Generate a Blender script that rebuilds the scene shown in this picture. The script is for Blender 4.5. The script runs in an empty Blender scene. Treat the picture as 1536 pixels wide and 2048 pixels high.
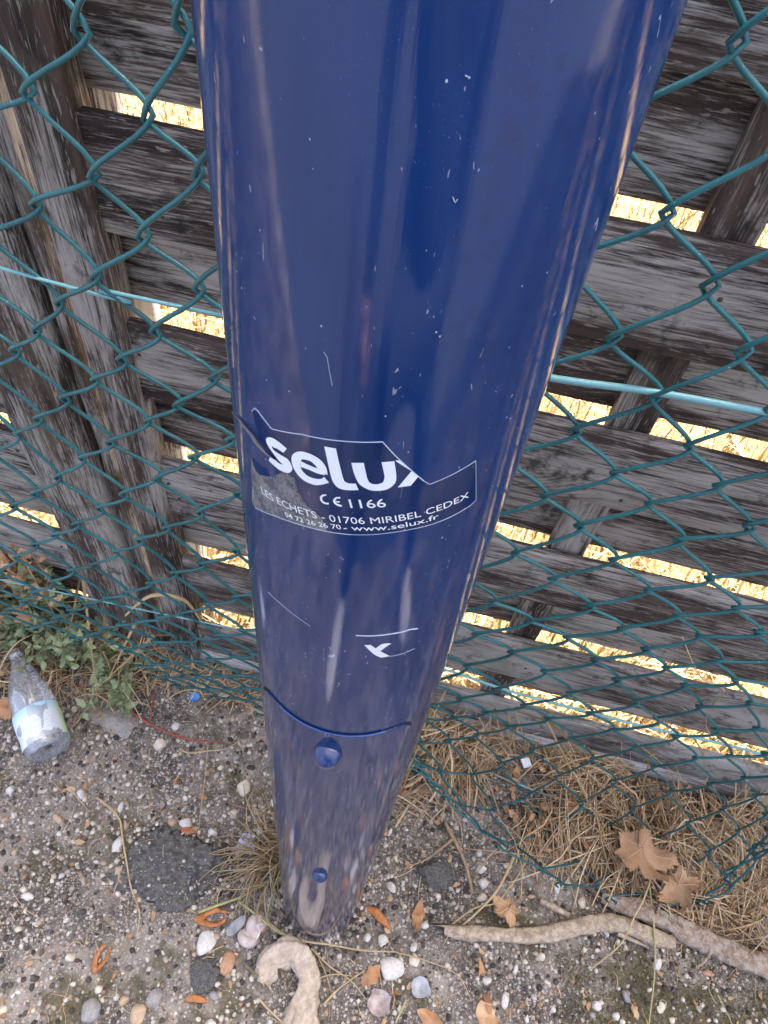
import bpy, bmesh, math, random
import numpy as np
from mathutils import Vector, Matrix, noise as mnoise
from mathutils.geometry import tessellate_polygon

# ------------------------------------------------------------------ camera, light, exposure
scn = bpy.context.scene
H = 1.37                                   # camera height
cam = bpy.data.cameras.new('camera')
cam.sensor_fit = 'VERTICAL'; cam.sensor_height = 36.0; cam.lens = 24.61
cam.clip_start = 0.01; cam.clip_end = 900
cam_ob = bpy.data.objects.new('camera', cam)
scn.collection.objects.link(cam_ob)
RW = Vector((.98866, .11732, .09375)); DW = Vector((.15018, -.77237, -.61717)); FW = Vector((0, .62425, -.78123))
cam_ob.matrix_world = Matrix(((RW.x, -DW.x, -FW.x, 0), (RW.y, -DW.y, -FW.y, 0), (RW.z, -DW.z, -FW.z, H), (0, 0, 0, 1)))
scn.camera = cam_ob

SUN_EL, SUN_AZ = math.radians(54), math.radians(24)     # sun beyond the wooden fence, azimuth from +Y towards +X
world = bpy.data.worlds.new('World'); scn.world = world; world.use_nodes = True
wn = world.node_tree.nodes; wl = world.node_tree.links
sky = wn.new('ShaderNodeTexSky'); sky.sky_type = 'NISHITA'; sky.sun_disc = False
sky.sun_elevation = SUN_EL; sky.sun_rotation = SUN_AZ
sky.air_density = .34; sky.dust_density = 8.0; sky.ozone_density = .3
bg = wn['Background']; bg.inputs['Strength'].default_value = 0.15
wl.new(sky.outputs['Color'], bg.inputs['Color'])
sun = bpy.data.lights.new('sun', 'SUN'); sun.energy = 2.0; sun.angle = math.radians(.5); sun.color = (1, .95, .86)
sun_ob = bpy.data.objects.new('sun', sun); scn.collection.objects.link(sun_ob)
sd = Vector((math.sin(SUN_AZ) * math.cos(SUN_EL), math.cos(SUN_AZ) * math.cos(SUN_EL), math.sin(SUN_EL)))
sun_ob.rotation_euler = sd.to_track_quat('Z', 'Y').to_euler(); sun_ob.location = sd * 30
vs = scn.view_settings
vs.view_transform = 'Standard'; vs.look = 'None'; vs.exposure = 3.35; vs.gamma = 1.0; vs.use_curve_mapping = False
scn.cycles.max_bounces = 8; scn.cycles.transparent_max_bounces = 12

C = scn.collection
rng = random.Random(7)
nrg = np.random.default_rng(11)

# ------------------------------------------------------------------ helpers
class MB:
    """collects vertices and faces; build() links them as ONE mesh object"""
    def __init__(s): s.v = []; s.f = []; s.uv = []; s.m = []
    def quad_grid(s, rows, closed=False, mi=0):
        b = len(s.v); n = len(rows[0])
        for r in rows: s.v.extend(r)
        for i in range(len(rows) - 1):
            for j in range(n if closed else n - 1):
                k = (j + 1) % n
                s.f.append((b + i*n + j, b + i*n + k, b + (i+1)*n + k, b + (i+1)*n + j)); s.m.append(mi)
        return b
    def cap(s, ring, mi=0, flip=False):
        b = len(s.v); s.v.extend(ring); idx = list(range(b, b + len(ring)))
        s.f.append(tuple(idx[::-1] if flip else idx)); s.m.append(mi)
    def tube(s, pts, rad, n=6, mi=0, caps=True, squash=1.0):
        P = [Vector(p) for p in pts]; R = rad if hasattr(rad, '__len__') else [rad]*len(P)
        up = Vector((0, 0, 1)); rows = []; a = None
        for i, p in enumerate(P):
            t = (P[min(i+1, len(P)-1)] - P[max(i-1, 0)])
            t = t.normalized() if t.length > 1e-9 else Vector((1, 0, 0))
            if a is None:
                a = t.cross(up)
                if a.length < 1e-3: a = t.cross(Vector((0, 1, 0)))
            a = (a - t * a.dot(t)); a = a.normalized() if a.length > 1e-6 else t.orthogonal().normalized()
            c = t.cross(a)
            rows.append([tuple(p + (a*math.cos(2*math.pi*k/n) + c*squash*math.sin(2*math.pi*k/n)) * R[i]) for k in range(n)])
        s.quad_grid(rows, True, mi)
        if caps: s.cap(rows[0], mi, False); s.cap(rows[-1], mi, True)
    def build(s, name, mat, parent=None, smooth=True, loc=None, rot=None, uv=None):
        me = bpy.data.meshes.new(name); me.from_pydata([tuple(v) for v in s.v], [], s.f)
        mats = mat if isinstance(mat, (list, tuple)) else [mat]
        for m in mats: me.materials.append(m)
        if any(s.m): me.polygons.foreach_set('material_index', s.m)
        if uv is not None:
            l = me.uv_layers.new(name='uv')
            li = np.empty(len(me.loops), dtype=np.int32); me.loops.foreach_get('vertex_index', li)
            l.data.foreach_set('uv', np.array(uv, dtype=np.float32)[li].ravel())
        if smooth: me.polygons.foreach_set('use_smooth', [True]*len(me.polygons))
        me.update()
        return link(name, me, parent, loc, rot)

def link(name, me, parent=None, loc=None, rot=None):
    o = bpy.data.objects.new(name, me); C.objects.link(o)
    if parent is not None: o.parent = parent
    if loc is not None: o.location = loc
    if rot is not None: o.rotation_euler = rot
    return o

def tag(o, label=None, cat=None, group=None, kind=None):
    for k, v in (('label', label), ('category', cat), ('group', group), ('kind', kind)):
        if v: o[k] = v
    return o

def thing(name, label, cat, loc=(0, 0, 0), rot=(0, 0, 0), group=None):
    o = bpy.data.objects.new(name, None); o.empty_display_size = .02; C.objects.link(o)
    o.location = loc; o.rotation_euler = rot
    return tag(o, label, cat, group)

def smooth_path(pts, n=5):
    """Catmull-Rom through the points"""
    P = [Vector(p) for p in pts]
    if len(P) < 3: return [P[0].lerp(P[-1], i/(n)) for i in range(n+1)]
    out = []
    for i in range(len(P)-1):
        p0 = P[max(i-1, 0)]; p1 = P[i]; p2 = P[i+1]; p3 = P[min(i+2, len(P)-1)]
        for k in range(n):
            t = k/n
            out.append(.5*((2*p1) + (p2-p0)*t + (2*p0-5*p1+4*p2-p3)*t*t + (3*p1-p0-3*p2+p3)*t**3))
    out.append(P[-1]); return out

class NT:
    """small node-tree writer"""
    def __init__(s, name):
        s.mat = bpy.data.materials.new(name); s.mat.use_nodes = True
        s.t = s.mat.node_tree; s.p = s.t.nodes['Principled BSDF']; s.out = s.t.nodes['Material Output']
    def n(s, typ, ins=None, **kw):
        nd = s.t.nodes.new('ShaderNode' + typ)
        for k, v in kw.items(): setattr(nd, k, v)
        for k, v in (ins or {}).items(): s.set(nd.inputs[k], v)
        return nd
    def set(s, sock, v):
        if isinstance(v, bpy.types.NodeSocket): s.t.links.new(v, sock)
        elif isinstance(v, tuple) and len(v) == 3 and sock.type == 'RGBA': sock.default_value = (*v, 1)
        else: sock.default_value = v
    def P(s, **kw):
        for k, v in kw.items(): s.set(s.p.inputs[k.replace('_', ' ')], v)
        return s.mat
    def math(s, op, a, b=0.0, clamp=False):
        m = s.t.nodes.new('ShaderNodeMath'); m.operation = op; m.use_clamp = clamp; s.set(m.inputs[0], a); s.set(m.inputs[1], b); return m.outputs[0]
    def vmath(s, op, a, b):
        m = s.t.nodes.new('ShaderNodeVectorMath'); m.operation = op; s.set(m.inputs[0], a); s.set(m.inputs[1], b); return m.outputs[0]
    def ramp(s, fac, stops, interp='LINEAR'):
        r = s.t.nodes.new('ShaderNodeValToRGB'); e = r.color_ramp; e.interpolation = interp
        while len(e.elements) < len(stops): e.elements.new(.5)
        for el, (p, c) in zip(e.elements, stops):
            el.position = p; el.color = (*c, 1) if isinstance(c, tuple) else (c, c, c, 1)
        s.set(r.inputs[0], fac); return r.outputs[0]
    def mix(s, f, a, b, blend='MIX'):
        m = s.t.nodes.new('ShaderNodeMix'); m.data_type = 'RGBA'; m.blend_type = blend
        s.set(m.inputs[0], f); s.set(m.inputs[6], a); s.set(m.inputs[7], b); return m.outputs[2]
    def noise(s, vec, scale, detail=4, rough=.55, dist=0.0):
        return s.n('TexNoise', {'Vector': vec, 'Scale': scale, 'Detail': detail, 'Roughness': rough, 'Distortion': dist}).outputs['Fac']
    def voro(s, vec, scale, out='Distance', feature='F1', rand=1.0):
        return s.n('TexVoronoi', {'Vector': vec, 'Scale': scale, 'Randomness': rand}, feature=feature).outputs[out]
    def obj(s): return s.n('TexCoord').outputs['Object']
    def bump(s, h, strength=.5, dist=.002):
        s.set(s.p.inputs['Normal'], s.n('Bump', {'Height': h, 'Strength': strength, 'Distance': dist}).outputs[0])
    def scaled(s, vec, sc): return s.vmath('MULTIPLY', vec, sc)

# ------------------------------------------------------------------ materials
def wood_material(name, dark, mid, grey, grey_amount, green=0.0):
    t = NT(name); o = t.obj()
    rnd = t.n('ObjectInfo').outputs['Random']
    off = t.n('CombineXYZ', {0: t.math('MULTIPLY', rnd, 37.), 1: t.math('MULTIPLY', rnd, 11.), 2: t.math('MULTIPLY', rnd, 71.)}).outputs[0]
    p = t.vmath('ADD', o, off)
    # knots bend the grain round them
    kv = t.scaled(p, (2.6, 6.0, 6.0))
    kd = t.voro(kv, 1.0)
    knot = t.ramp(kd, [(0.0, 1.0), (.13, .55), (.30, 0.0)])
    warp = t.math('MULTIPLY', knot, .035)
    big = t.noise(t.scaled(p, (3, 9, 9)), 1.0, 3)
    pz = t.n('CombineXYZ', {0: 0.0, 1: 0.0, 2: t.math('ADD', warp, t.math('MULTIPLY', big, .02))}).outputs[0]
    q = t.vmath('ADD', p, pz)
    fib = t.noise(t.scaled(q, (11, 260, 260)), 1.0, 8, .70)
    fib2 = t.noise(t.scaled(q, (26, 520, 520)), 1.0, 5, .72)
    band = t.noise(t.scaled(q, (1.6, 38, 38)), 1.0, 3, .5)
    wet = t.noise(t.scaled(p, (3.5, 16, 16)), 1.0, 5, .6)
    col = t.mix(t.ramp(band, [(.38, 0.0), (.62, 1.0)]), dark, mid)
    f = t.math('ADD', t.math('MULTIPLY', fib, .56), t.math('MULTIPLY', fib2, .44))
    f = t.math('ADD', f, t.math('MULTIPLY', t.math('SUBTRACT', wet, .5), .75))
    lo = .60 - grey_amount
    m = t.ramp(f, [(lo - .04, 0.0), (lo + .01, .28), (lo + .06, .70), (lo + .14, 1.0)])
    col = t.mix(m, col, grey)
    # pale dusty flecks and dark mildew
    fl = t.ramp(t.noise(t.scaled(p, (45, 300, 300)), 1.0, 2, .6), [(.62, 0.0), (.70, 1.0)])
    col = t.mix(t.math('MULTIPLY', fl, .7), col, (.36, .34, .30))
    mil = t.ramp(t.noise(p, 24.0, 6, .7), [(.56, 0.0), (.68, .85)])
    col = t.mix(mil, col, (.018, .016, .015))
    crk = t.ramp(t.noise(t.scaled(q, (7, 260, 260)), 1.0, 2, .5), [(.27, 1.0), (.33, 0.0)])
    col = t.mix(t.math('MULTIPLY', crk, .8), col, (.012, .010, .009))
    rings = t.ramp(t.math('FRACT', t.math('MULTIPLY', kd, 22.)), [(.2, 0.0), (.5, 1.0), (.8, 0.0)])
    col = t.mix(t.math('MULTIPLY', t.ramp(kd, [(.0, .8), (.10, .75), (.14, 0.0)]), rings), col, (.075, .055, .03))
    if green:
        gm = t.ramp(t.noise(p, 14.0, 5, .65), [(.50, 0.0), (.66, green)])
        col = t.mix(gm, col, (.13, .13, .075))
    tone = t.ramp(t.math('FRACT', t.math('MULTIPLY', rnd, 17.3)), [(0.0, (.72, .68, .66)), (.5, (.95, .93, .90)), (1.0, (1.0, 1.0, 1.0))])
    col = t.mix(1.0, col, tone, 'MULTIPLY')
    t.bump(t.math('ADD', f, t.math('MULTIPLY', m, .2)), .75, .0022)
    return t.P(Base_Color=col, Roughness=.82, Specular_IOR_Level=.25)

M_SLAT = wood_material('weathered_slat', (.020, .013, .011), (.078, .056, .046), (.40, .385, .35), .125)
M_SLATG = wood_material('weathered_grey_slat', (.038, .028, .023), (.11, .083, .067), (.38, .37, .34), .17, .4)
M_POST = wood_material('weathered_post', (.026, .017, .014), (.095, .064, .050), (.40, .38, .345), .11, .3)
M_RAIL = wood_material('bleached_rail', (.10, .09, .08), (.22, .20, .18), (.50, .49, .47), .2)

def mast_material():
    t = NT('navy_mast_paint')
    uv = t.n('TexCoord').outputs['UV']          # u along the girth, v height, both in metres
    sx = t.n('SeparateXYZ', {0: uv}); u, v = sx.outputs[0], sx.outputs[1]
    fine = t.noise(t.scaled(uv, (900, 26, 1)), 1.0, 4, .6)
    soft = t.noise(t.scaled(uv, (130, 5, 1)), 1.0, 3, .55)
    blot = t.noise(t.scaled(uv, (30, 12, 1)), 1.0, 3, .5)
    col = t.mix(t.ramp(blot, [(.35, 0.0), (.7, 1.0)]), (.0034, .0235, .104), (.0048, .031, .132))
    col = t.mix(t.math('MULTIPLY', t.ramp(soft, [(.48, 0.0), (.75, 1.0)]), .13), col, (.040, .072, .17))
    # dried drop marks, mostly on the flank turned to the fence gap
    wob = t.n('TexNoise', {'Vector': t.scaled(uv, (260, 200, 1)), 'Scale': 1.0, 'Detail': 3}).outputs['Color']
    dropc = t.voro(t.vmath('ADD', t.scaled(uv, (250, 165, 1)), t.vmath('MULTIPLY', wob, (.55, .55, 0))), 1.0, 'Distance')
    dropm = t.ramp(t.noise(t.scaled(uv, (45, 30, 1)), 1.0, 3), [(.38, 0.0), (.50, 1.0)])
    side = t.ramp(t.math('ADD', t.math('MULTIPLY', u, 16.), .35), [(.40, 0.0), (.72, 1.0)])
    dm = t.math('MULTIPLY', t.math('MULTIPLY', t.ramp(dropc, [(.26, 1.0), (.44, 0.0)]), dropm), side)
    col = t.mix(t.math('MULTIPLY', dm, .50), col, (.005, .017, .085))
    # specks of dust and chipped paint
    sp = t.voro(t.scaled(uv, (260, 190, 1)), 1.0, 'Distance')
    spm = t.ramp(t.noise(t.scaled(uv, (60, 35, 1)), 1.0, 2), [(.53, 0.0), (.60, 1.0)])
    spk = t.math('MULTIPLY', t.ramp(sp, [(.055, 1.0), (.085, 0.0)]), spm)
    sc = t.noise(t.scaled(uv, (240, 75, 1)), 1.0, 2, .5, 2.2)
    scr = t.math('MULTIPLY', t.ramp(sc, [(.725, 0.0), (.75, 1.0)]), .5)
    dsp = t.math('MULTIPLY', t.ramp(t.noise(t.scaled(uv, (1500, 1100, 1)), 1.0, 2, .6), [(.66, 0.0), (.76, 1.0)]), t.ramp(t.noise(t.scaled(uv, (38, 12, 1)), 1.0, 3), [(.40, .0), (.70, .22)]))
    scr = t.math('MAXIMUM', scr, dsp)
    col = t.mix(t.math('MAXIMUM', spk, scr), col, (.42, .46, .55))
    # soil film towards the foot, its brown streaks also painting the mirrored ground
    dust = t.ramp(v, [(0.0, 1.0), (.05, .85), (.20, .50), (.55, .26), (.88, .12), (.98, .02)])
    refl_streak = t.ramp(t.math('ADD', t.math('MULTIPLY', t.noise(t.scaled(uv, (420, 14, 1)), 1.0, 5, .7), .7), t.math('MULTIPLY', blot, .4)), [(.40, .12), (.66, 1.0)])
    soil_refl = t.math('MULTIPLY', dust, refl_streak)
    col = t.mix(soil_refl, col, (.115, .095, .078))
    rough = t.math('ADD', t.math('MULTIPLY', fine, .035), t.math('ADD', .042, t.math('MULTIPLY', soil_refl, .06)))
    t.bump(t.math('ADD', fine, t.math('MULTIPLY', soft, 1.5)), .05, .0006)
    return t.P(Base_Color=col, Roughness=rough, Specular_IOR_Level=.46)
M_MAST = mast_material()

def simple(name, col, rough=.6, **kw):
    t = NT(name); return t.P(Base_Color=col, Roughness=rough, **kw)

def speckled(name, a, b, rough=.8, scale=60., bump=.4, c=None, island=False):
    t = NT(name); o = t.obj()
    rnd = t.n('ObjectInfo').outputs['Random']
    o = t.vmath('ADD', o, t.n('CombineXYZ', {0: t.math('MULTIPLY', rnd, 9.), 1: t.math('MULTIPLY', rnd, 5.), 2: 0.0}).outputs[0])
    n = t.noise(o, scale, 6, .65)
    col = t.mix(t.ramp(n, [(.35, 0.0), (.65, 1.0)]), a, b)
    if c: col = t.mix(t.ramp(t.noise(o, scale*2.3, 3, .6), [(.60, 0.0), (.68, 1.0)]), col, c)
    t.bump(n, bump, .002)
    return t.P(Base_Color=col, Roughness=rough, Specular_IOR_Level=.3)

def island(name, stops, rough=.7, noise_scale=None, spec=.3, trans=0.0):
    """a colour of its own for every loose piece of the mesh"""
    t = NT(name); r = t.n('NewGeometry').outputs['Random Per Island']
    col = t.ramp(r, stops)
    if noise_scale:
        n = t.noise(t.obj(), noise_scale, 4, .6)
        col = t.mix(t.math('MULTIPLY', t.ramp(n, [(.3, 1.0), (.7, 0.0)]), .45), col, t.mix(1.0, col, (.45, .42, .40), 'MULTIPLY'))
        t.bump(n, .3, .001)
    return t.P(Base_Color=col, Roughness=rough, Specular_IOR_Level=spec, Subsurface_Weight=0.0)

def pebble_material():
    t = NT('pebble'); rnd = t.n('ObjectInfo').outputs['Random']
    col = t.ramp(rnd, [(0.0, (.50, .48, .44)), (.16, (.62, .58, .50)), (.30, (.40, .38, .36)), (.44, (.55, .46, .34)), (.56, (.30, .29, .29)),
                       (.68, (.66, .63, .58)), (.80, (.42, .30, .19)), (.90, (.20, .20, .21)), (1.0, (.58, .55, .50))])
    o = t.obj(); n = t.noise(o, 2.6, 5, .65)
    col = t.mix(t.math('MULTIPLY', t.ramp(n, [(.35, 1.0), (.65, 0.0)]), .5), col, t.mix(1.0, col, (.55, .50, .46), 'MULTIPLY'))
    t.bump(n, .35, .001)
    return t.P(Base_Color=col, Roughness=.65, Specular_IOR_Level=.35)
M_PEBBLE = pebble_material()
M_GRAVEL = island('gravel_grains', [(0.0, (.60, .57, .51)), (.12, (.70, .65, .55)), (.25, (.33, .29, .25)), (.38, (.50, .40, .27)), (.50, (.22, .20, .18)),
                                   (.62, (.44, .40, .34)), (.74, (.68, .64, .57)), (.84, (.40, .25, .13)), (.92, (.14, .13, .12)), (1.0, (.55, .50, .42))], .7, 220.)
M_CRUMB = island('soil_crumbs', [(0.0, (.055, .049, .044)), (.4, (.085, .075, .066)), (.7, (.13, .115, .098)), (1.0, (.18, .16, .135))], .9, 300., .2)

def ground_material():
    t = NT('stony_soil'); o = t.obj()
    big = t.noise(o, 5.5, 4, .55); mid = t.noise(o, 26., 5, .6); fine = t.noise(o, 240., 5, .7)
    col = t.mix(t.ramp(big, [(.40, 0.0), (.60, 1.0)]), (.056, .048, .041), (.29, .255, .212))
    col = t.mix(t.ramp(mid, [(.38, 0.0), (.62, .75)]), col, (.070, .064, .057))
    col = t.mix(t.ramp(fine, [(.45, 0.0), (.70, .7)]), col, (.34, .315, .28))
    # sand grains bedded in the soil
    for sc, lo, a in ((150., .30, (.42, .39, .35)), (310., .34, (.36, .31, .25))):
        d = t.voro(o, sc); g = t.n('TexVoronoi', {'Vector': o, 'Scale': sc}).outputs['Color']
        pick = t.n('SeparateColor', {0: g}); k = t.ramp(pick.outputs[0], [(.62, 0.0), (.66, 1.0)])
        gm = t.math('MULTIPLY', t.ramp(d, [(lo, 1.0), (lo + .12, 0.0)]), k)
        gcol = t.mix(pick.outputs[1], a, t.mix(pick.outputs[2], (.55, .52, .48), (.30, .20, .13)))
        col = t.mix(gm, col, gcol)
    # moss
    sx = t.n('SeparateXYZ', {0: o})
    mreg = t.math('ADD', t.noise(o, 6.5, 5, .62), t.math('MULTIPLY', t.n('MapRange', {0: sx.outputs[0], 1: .38, 2: .62, 3: 0.0, 4: .16}).outputs[0], t.n('MapRange', {0: sx.outputs[1], 1: .26, 2: .16, 3: 0.0, 4: 1.0}).outputs[0]))
    mm = t.math('MULTIPLY', t.ramp(mreg, [(.53, 0.0), (.62, .9)]), t.ramp(fine, [(.32, .3), (.55, 1.0)]))
    col = t.mix(mm, col, t.mix(fine, (.045, .040, .018), (.12, .105, .045)))
    t.bump(t.math('ADD', t.math('MULTIPLY', fine, .6), mid), .8, .004)
    return t.P(Base_Color=col, Roughness=.92, Specular_IOR_Level=.2)
M_GROUND = ground_material()

def field_material():
    t = NT('dry_field'); o = t.obj()
    a = t.noise(o, 9., 5, .65); b = t.noise(t.scaled(o, (60, 60, 60)), 1.0, 5, .7)
    col = t.mix(t.ramp(b, [(.35, 0.0), (.65, 1.0)]), (.12, .075, .032), (.26, .185, .09))
    col = t.mix(t.ramp(a, [(.60, 0.0), (.75, .4)]), col, (.19, .22, .07))
    t.bump(b, .7, .01)
    return t.P(Base_Color=col, Roughness=.95, Specular_IOR_Level=.1)
M_FIELD = field_material()
M_BLADES = island('dry_grass_blades', [(0.0, (.31, .225, .11)), (.4, (.25, .165, .07)), (.7, (.38, .285, .15)), (.86, (.16, .095, .04)), (.93, (.12, .145, .05)), (1.0, (.33, .25, .125))], .7)
M_THATCH = island('dry_thatch', [(0.0, (.50, .36, .20)), (.3, (.62, .46, .27)), (.5, (.30, .19, .10)), (.72, (.70, .56, .36)), (.88, (.18, .11, .06)), (1.0, (.56, .36, .17))], .7)
M_STRAW = speckled('straw', (.50, .40, .23), (.40, .29, .15), .6, 90., .2)
M_STRAWG = speckled('greenish_straw', (.42, .40, .19), (.33, .30, .13), .6, 90., .2)
M_TWIG = speckled('dead_twig', (.26, .18, .11), (.36, .26, .16), .8, 120., .3)
M_REDSTEM = speckled('red_runner', (.36, .10, .06), (.28, .08, .05), .55, 120., .2)
M_WIRE = None

def wire_material():
    t = NT('green_plastic_wire'); o = t.obj()
    n = t.noise(o, 26., 4, .6); s = t.noise(o, 420., 3, .6)
    col = t.mix(t.ramp(n, [(.35, 0.0), (.7, 1.0)]), (.006, .074, .084), (.015, .128, .140))
    col = t.mix(t.math('MULTIPLY', t.ramp(s, [(.66, 0.0), (.72, 1.0)]), .55), col, (.30, .42, .40))
    return t.P(Base_Color=col, Roughness=.34, Specular_IOR_Level=.5)
M_WIRE = wire_material()
M_TENSION = simple('tension_wire_coat', (.15, .36, .37), .3)

# ------------------------------------------------------------------ setting: ground and field
def hgt(x, y):
    """relief of the trodden soil in metres, heaped a little against the mast foot"""
    d = math.hypot(x + .00781, y - .22937) - .0648
    return (.010*math.exp(-max(d, 0)/.018)*(1 + .8*mnoise.noise(Vector((x*40, y*40, 2)))) + .0045*mnoise.noise(Vector((x*7, y*7, 3.1))) + .003*mnoise.noise(Vector((x*21, y*21, 8.2))) + .0016*mnoise.noise(Vector((x*60, y*60, 1.7))))
FS = -.11                                   # the fence line runs y = .60 + FS * x
FA = math.atan(FS)
def axis(a, b, step, far):
    d = list(np.arange(a, b, step)); s = step; lo = [a]; hi = [d[-1]]
    while lo[-1] > -far: s *= 1.6; lo.append(lo[-1] - s)
    s = step
    while hi[-1] < far: s *= 1.6; hi.append(hi[-1] + s)
    return sorted(lo[1:]) + d + hi[1:]
def build_ground():
    xs = axis(-1.05, 1.15, .011, 250); ys = axis(-.2, .72, .011, 250)
    mb = MB(); rows = []
    for y in ys:
        row = []
        for x in xs:
            near = -1.3 < x < 1.4 and -.5 < y < 1.0
            z = hgt(x, y) if near else 0.0
            b = y - (.63 + FS*x)
            if b > 0: z -= min(.03, b*.6)
            row.append((x, y, z))
        rows.append(row)
    mb.quad_grid(rows)
    tag(mb.build('ground', M_GROUND), kind='structure')
    mb = MB(); c, s = math.cos(FA), math.sin(FA)
    rows = []
    for v in [0, .1, .3, .7, 1.5, 4, 12, 40, 120, 240]:
        rows.append([(uu*c - (v+.045)*s, .60 + uu*s + (v+.045)*c, -.004) for uu in np.concatenate([[-220, -60, -15, -4], np.linspace(-2, 2, 9), [4, 15, 60, 220]])])
    mb.quad_grid(rows)
    tag(mb.build('field', M_FIELD), kind='structure')
build_ground()
def build_added_pavement():  # unseen sheet added so the mast mirrors dark ground, not sunlit soil
    mb = MB(); ys = [-30, -9, -3, -1.6, -.60]; xs = [-60, -12, -3, -1, 0, 1, 3, 12, 60]
    mb.quad_grid([[(x, y + .02*x*FS, .006) for x in xs] for y in ys])
    mb.quad_grid([[(x, -.60 + .02*x*FS, .006) for x in xs], [(x, -.59 + .02*x*FS, -.02) for x in xs]])
    tag(mb.build('added_pavement', speckled('added_pavement_asphalt', (.045, .047, .052), (.068, .070, .075), .9, 180., .4)), kind='structure')
build_added_pavement()

def blades_stuff():
    """sun-dried grass beyond the fence, thinning with distance"""
    mb = MB()
    for i in range(15000):
        v = .055 + 2.6*rng.random()**1.7; uu = -1.6 + 3.6*rng.random()
        x = uu*math.cos(FA) - v*math.sin(FA); y = .60 + uu*math.sin(FA) + v*math.cos(FA)
        a = rng.uniform(0, 6.283); cl = mnoise.noise(Vector((x*6, y*6, 1.0))); h = rng.uniform(.03, .11)*(1 if rng.random() < .8 else 1.8)*max(.35, 1 + 1.6*cl); lean = rng.uniform(.2, 1.6)*h
        w = rng.uniform(.0012, .0032)
        dx, dy = math.cos(a), math.sin(a); px, py = -dy*w, dx*w; b = len(mb.v)
        mb.v += [(x-px, y-py, -.004), (x+px, y+py, -.004), (x+dx*lean*.4+px, y+dy*lean*.4+py, h*.7), (x+dx*lean*.4-px, y+dy*lean*.4-py, h*.7),
                 (x+dx*lean, y+dy*lean, h*(.9 if rng.random() < .6 else .5))]
        mb.f += [(b, b+1, b+2, b+3), (b+3, b+2, b+4)]; mb.m += [0, 0]
    tag(mb.build('dry_grass', M_BLADES, smooth=False), 'sunlit dry yellow grass in the field behind the wooden fence', 'grass', kind='stuff')
blades_stuff()

# ------------------------------------------------------------------ wooden fence
def fence_pt(lx, dy, z):
    """point given by its run along the fence, distance behind the front face and height"""
    return (lx*math.cos(FA) - dy*math.sin(FA), .60 + lx*math.sin(FA) + dy*math.cos(FA), z)

def board(name, mat, length, thick, height, parent, loc, rot, seed, bev=.0035, wob=.0012, nseg=None, ragged=0.0):
    """a sawn board along local x with eased, slightly uneven edges"""
    r = random.Random(seed); mb = MB(); nseg = nseg or max(24, int(length*26))
    hy, hz = thick/2, height/2; b = bev
    prof = [(-hy, -hz+b), (-hy, -hz*.3), (-hy, hz*.3), (-hy, hz-b), (-hy+b*.4, hz-b*.35), (-hy+b, hz), (hy-b, hz), (hy, hz-b), (hy, -hz+b), (hy-b, -hz), (-hy+b, -hz), (-hy+b*.4, -hz+b*.35)]
    rows = []; o1, o2, o3 = r.uniform(0, 99), r.uniform(0, 99), r.uniform(0, 99)
    for i in range(nseg+1):
        x = -length/2 + length*i/nseg
        row = []
        for j, (py, pz) in enumerate(prof):
            wz = wob*mnoise.noise(Vector((x*9+o1, pz*30, o2)))*1.4 + wob*mnoise.noise(Vector((x*40+o2, j*.7, o3)))
            wy = wob*mnoise.noise(Vector((x*7+o3, pz*12, o1))) + wob*.5*mnoise.noise(Vector((x*30, pz*60, o2)))
            xx = x + (ragged*mnoise.noise(Vector((py*90, pz*90, o1))) if i in (0, nseg) else 0)
            row.append((xx, py+wy, pz+wz))
        rows.append(row)
    mb.quad_grid(rows, True); mb.cap(rows[0], 0, False); mb.cap(rows[-1], 0, True)
    o = mb.build(name, mat, parent, loc=loc, rot=rot)
    me = o.data
    me.set_sharp_from_angle(angle=math.radians(50))
    return o

VERT = (0, -math.pi/2, 0)
def nail(parent, lx, dy, z):
    mb = MB(); n = 8
    rows = [[(.0026*q*math.cos(2*math.pi*k/n), -d, .0026*q*math.sin(2*math.pi*k/n)) for k in range(n)] for q, d in ((1, -.001), (1, .0008), (.7, .0014), (.05, .0016))]
    mb.quad_grid(rows, True)
    mb.build('nail', M_NAIL, parent, loc=(lx, dy, z))
M_NAIL = simple('rusty_nail', (.07, .045, .035), .6, Metallic=.5)

def fence_panel(label, x0, x1, tops, bat_x, stiles, seed, grey=(), low=.016):
    root = thing('wooden_fence_panel', label, 'fence', (0, .60, 0), (0, 0, FA))
    L = x1 - x0; mx = (x0+x1)/2
    for i, zt in enumerate(tops):
        hh = .118 if zt > .2 else .100
        board('front_slat', M_SLATG if i in grey else M_SLAT, L, .0165, hh, root, (mx, .00825, zt-hh/2), (0, rng.uniform(-.002, .002), 0), seed+i)
        for lx in (bat_x + .013, x0 + .03, x1 - .04): nail(root, lx, 0.0, zt - hh*.35 + rng.uniform(-.01, .01)); nail(root, lx + .012, 0.0, zt - hh*.72 + rng.uniform(-.01, .01))
    for i in range(len(tops)):
        zt = tops[i]                         # the rear slat above front slat i
        zb = zt + {4: .006, 5: -.006, 6: -.011, 7: low}.get(i, .011)
        nxt = tops[i-1] - .118 if i else zt + .118
        hh = nxt + .045 - zb
        board('rear_slat', M_SLAT, L, .0165, hh, root, (mx, .0165+.021+.00825, zb+hh/2), (0, rng.uniform(-.002, .002), 0), seed+60+i)
    htop = tops[0] + .03
    board('batten', M_POST, htop-.02, .0185, .049, root, (bat_x, .0165+.0105, (htop+.02)/2), VERT, seed+200, nseg=60)
    for sx, sw in stiles:
        board('stile', M_POST, htop-.005, .040, sw, root, (sx, .010, (htop+.005)/2), VERT, seed+210, nseg=60, bev=.005)
    board('bottom_rail', M_RAIL, L, .042, .045, root, (mx, .012, .012), (0, .003, 0), seed+230, bev=.014, wob=.003)
    return root
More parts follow.
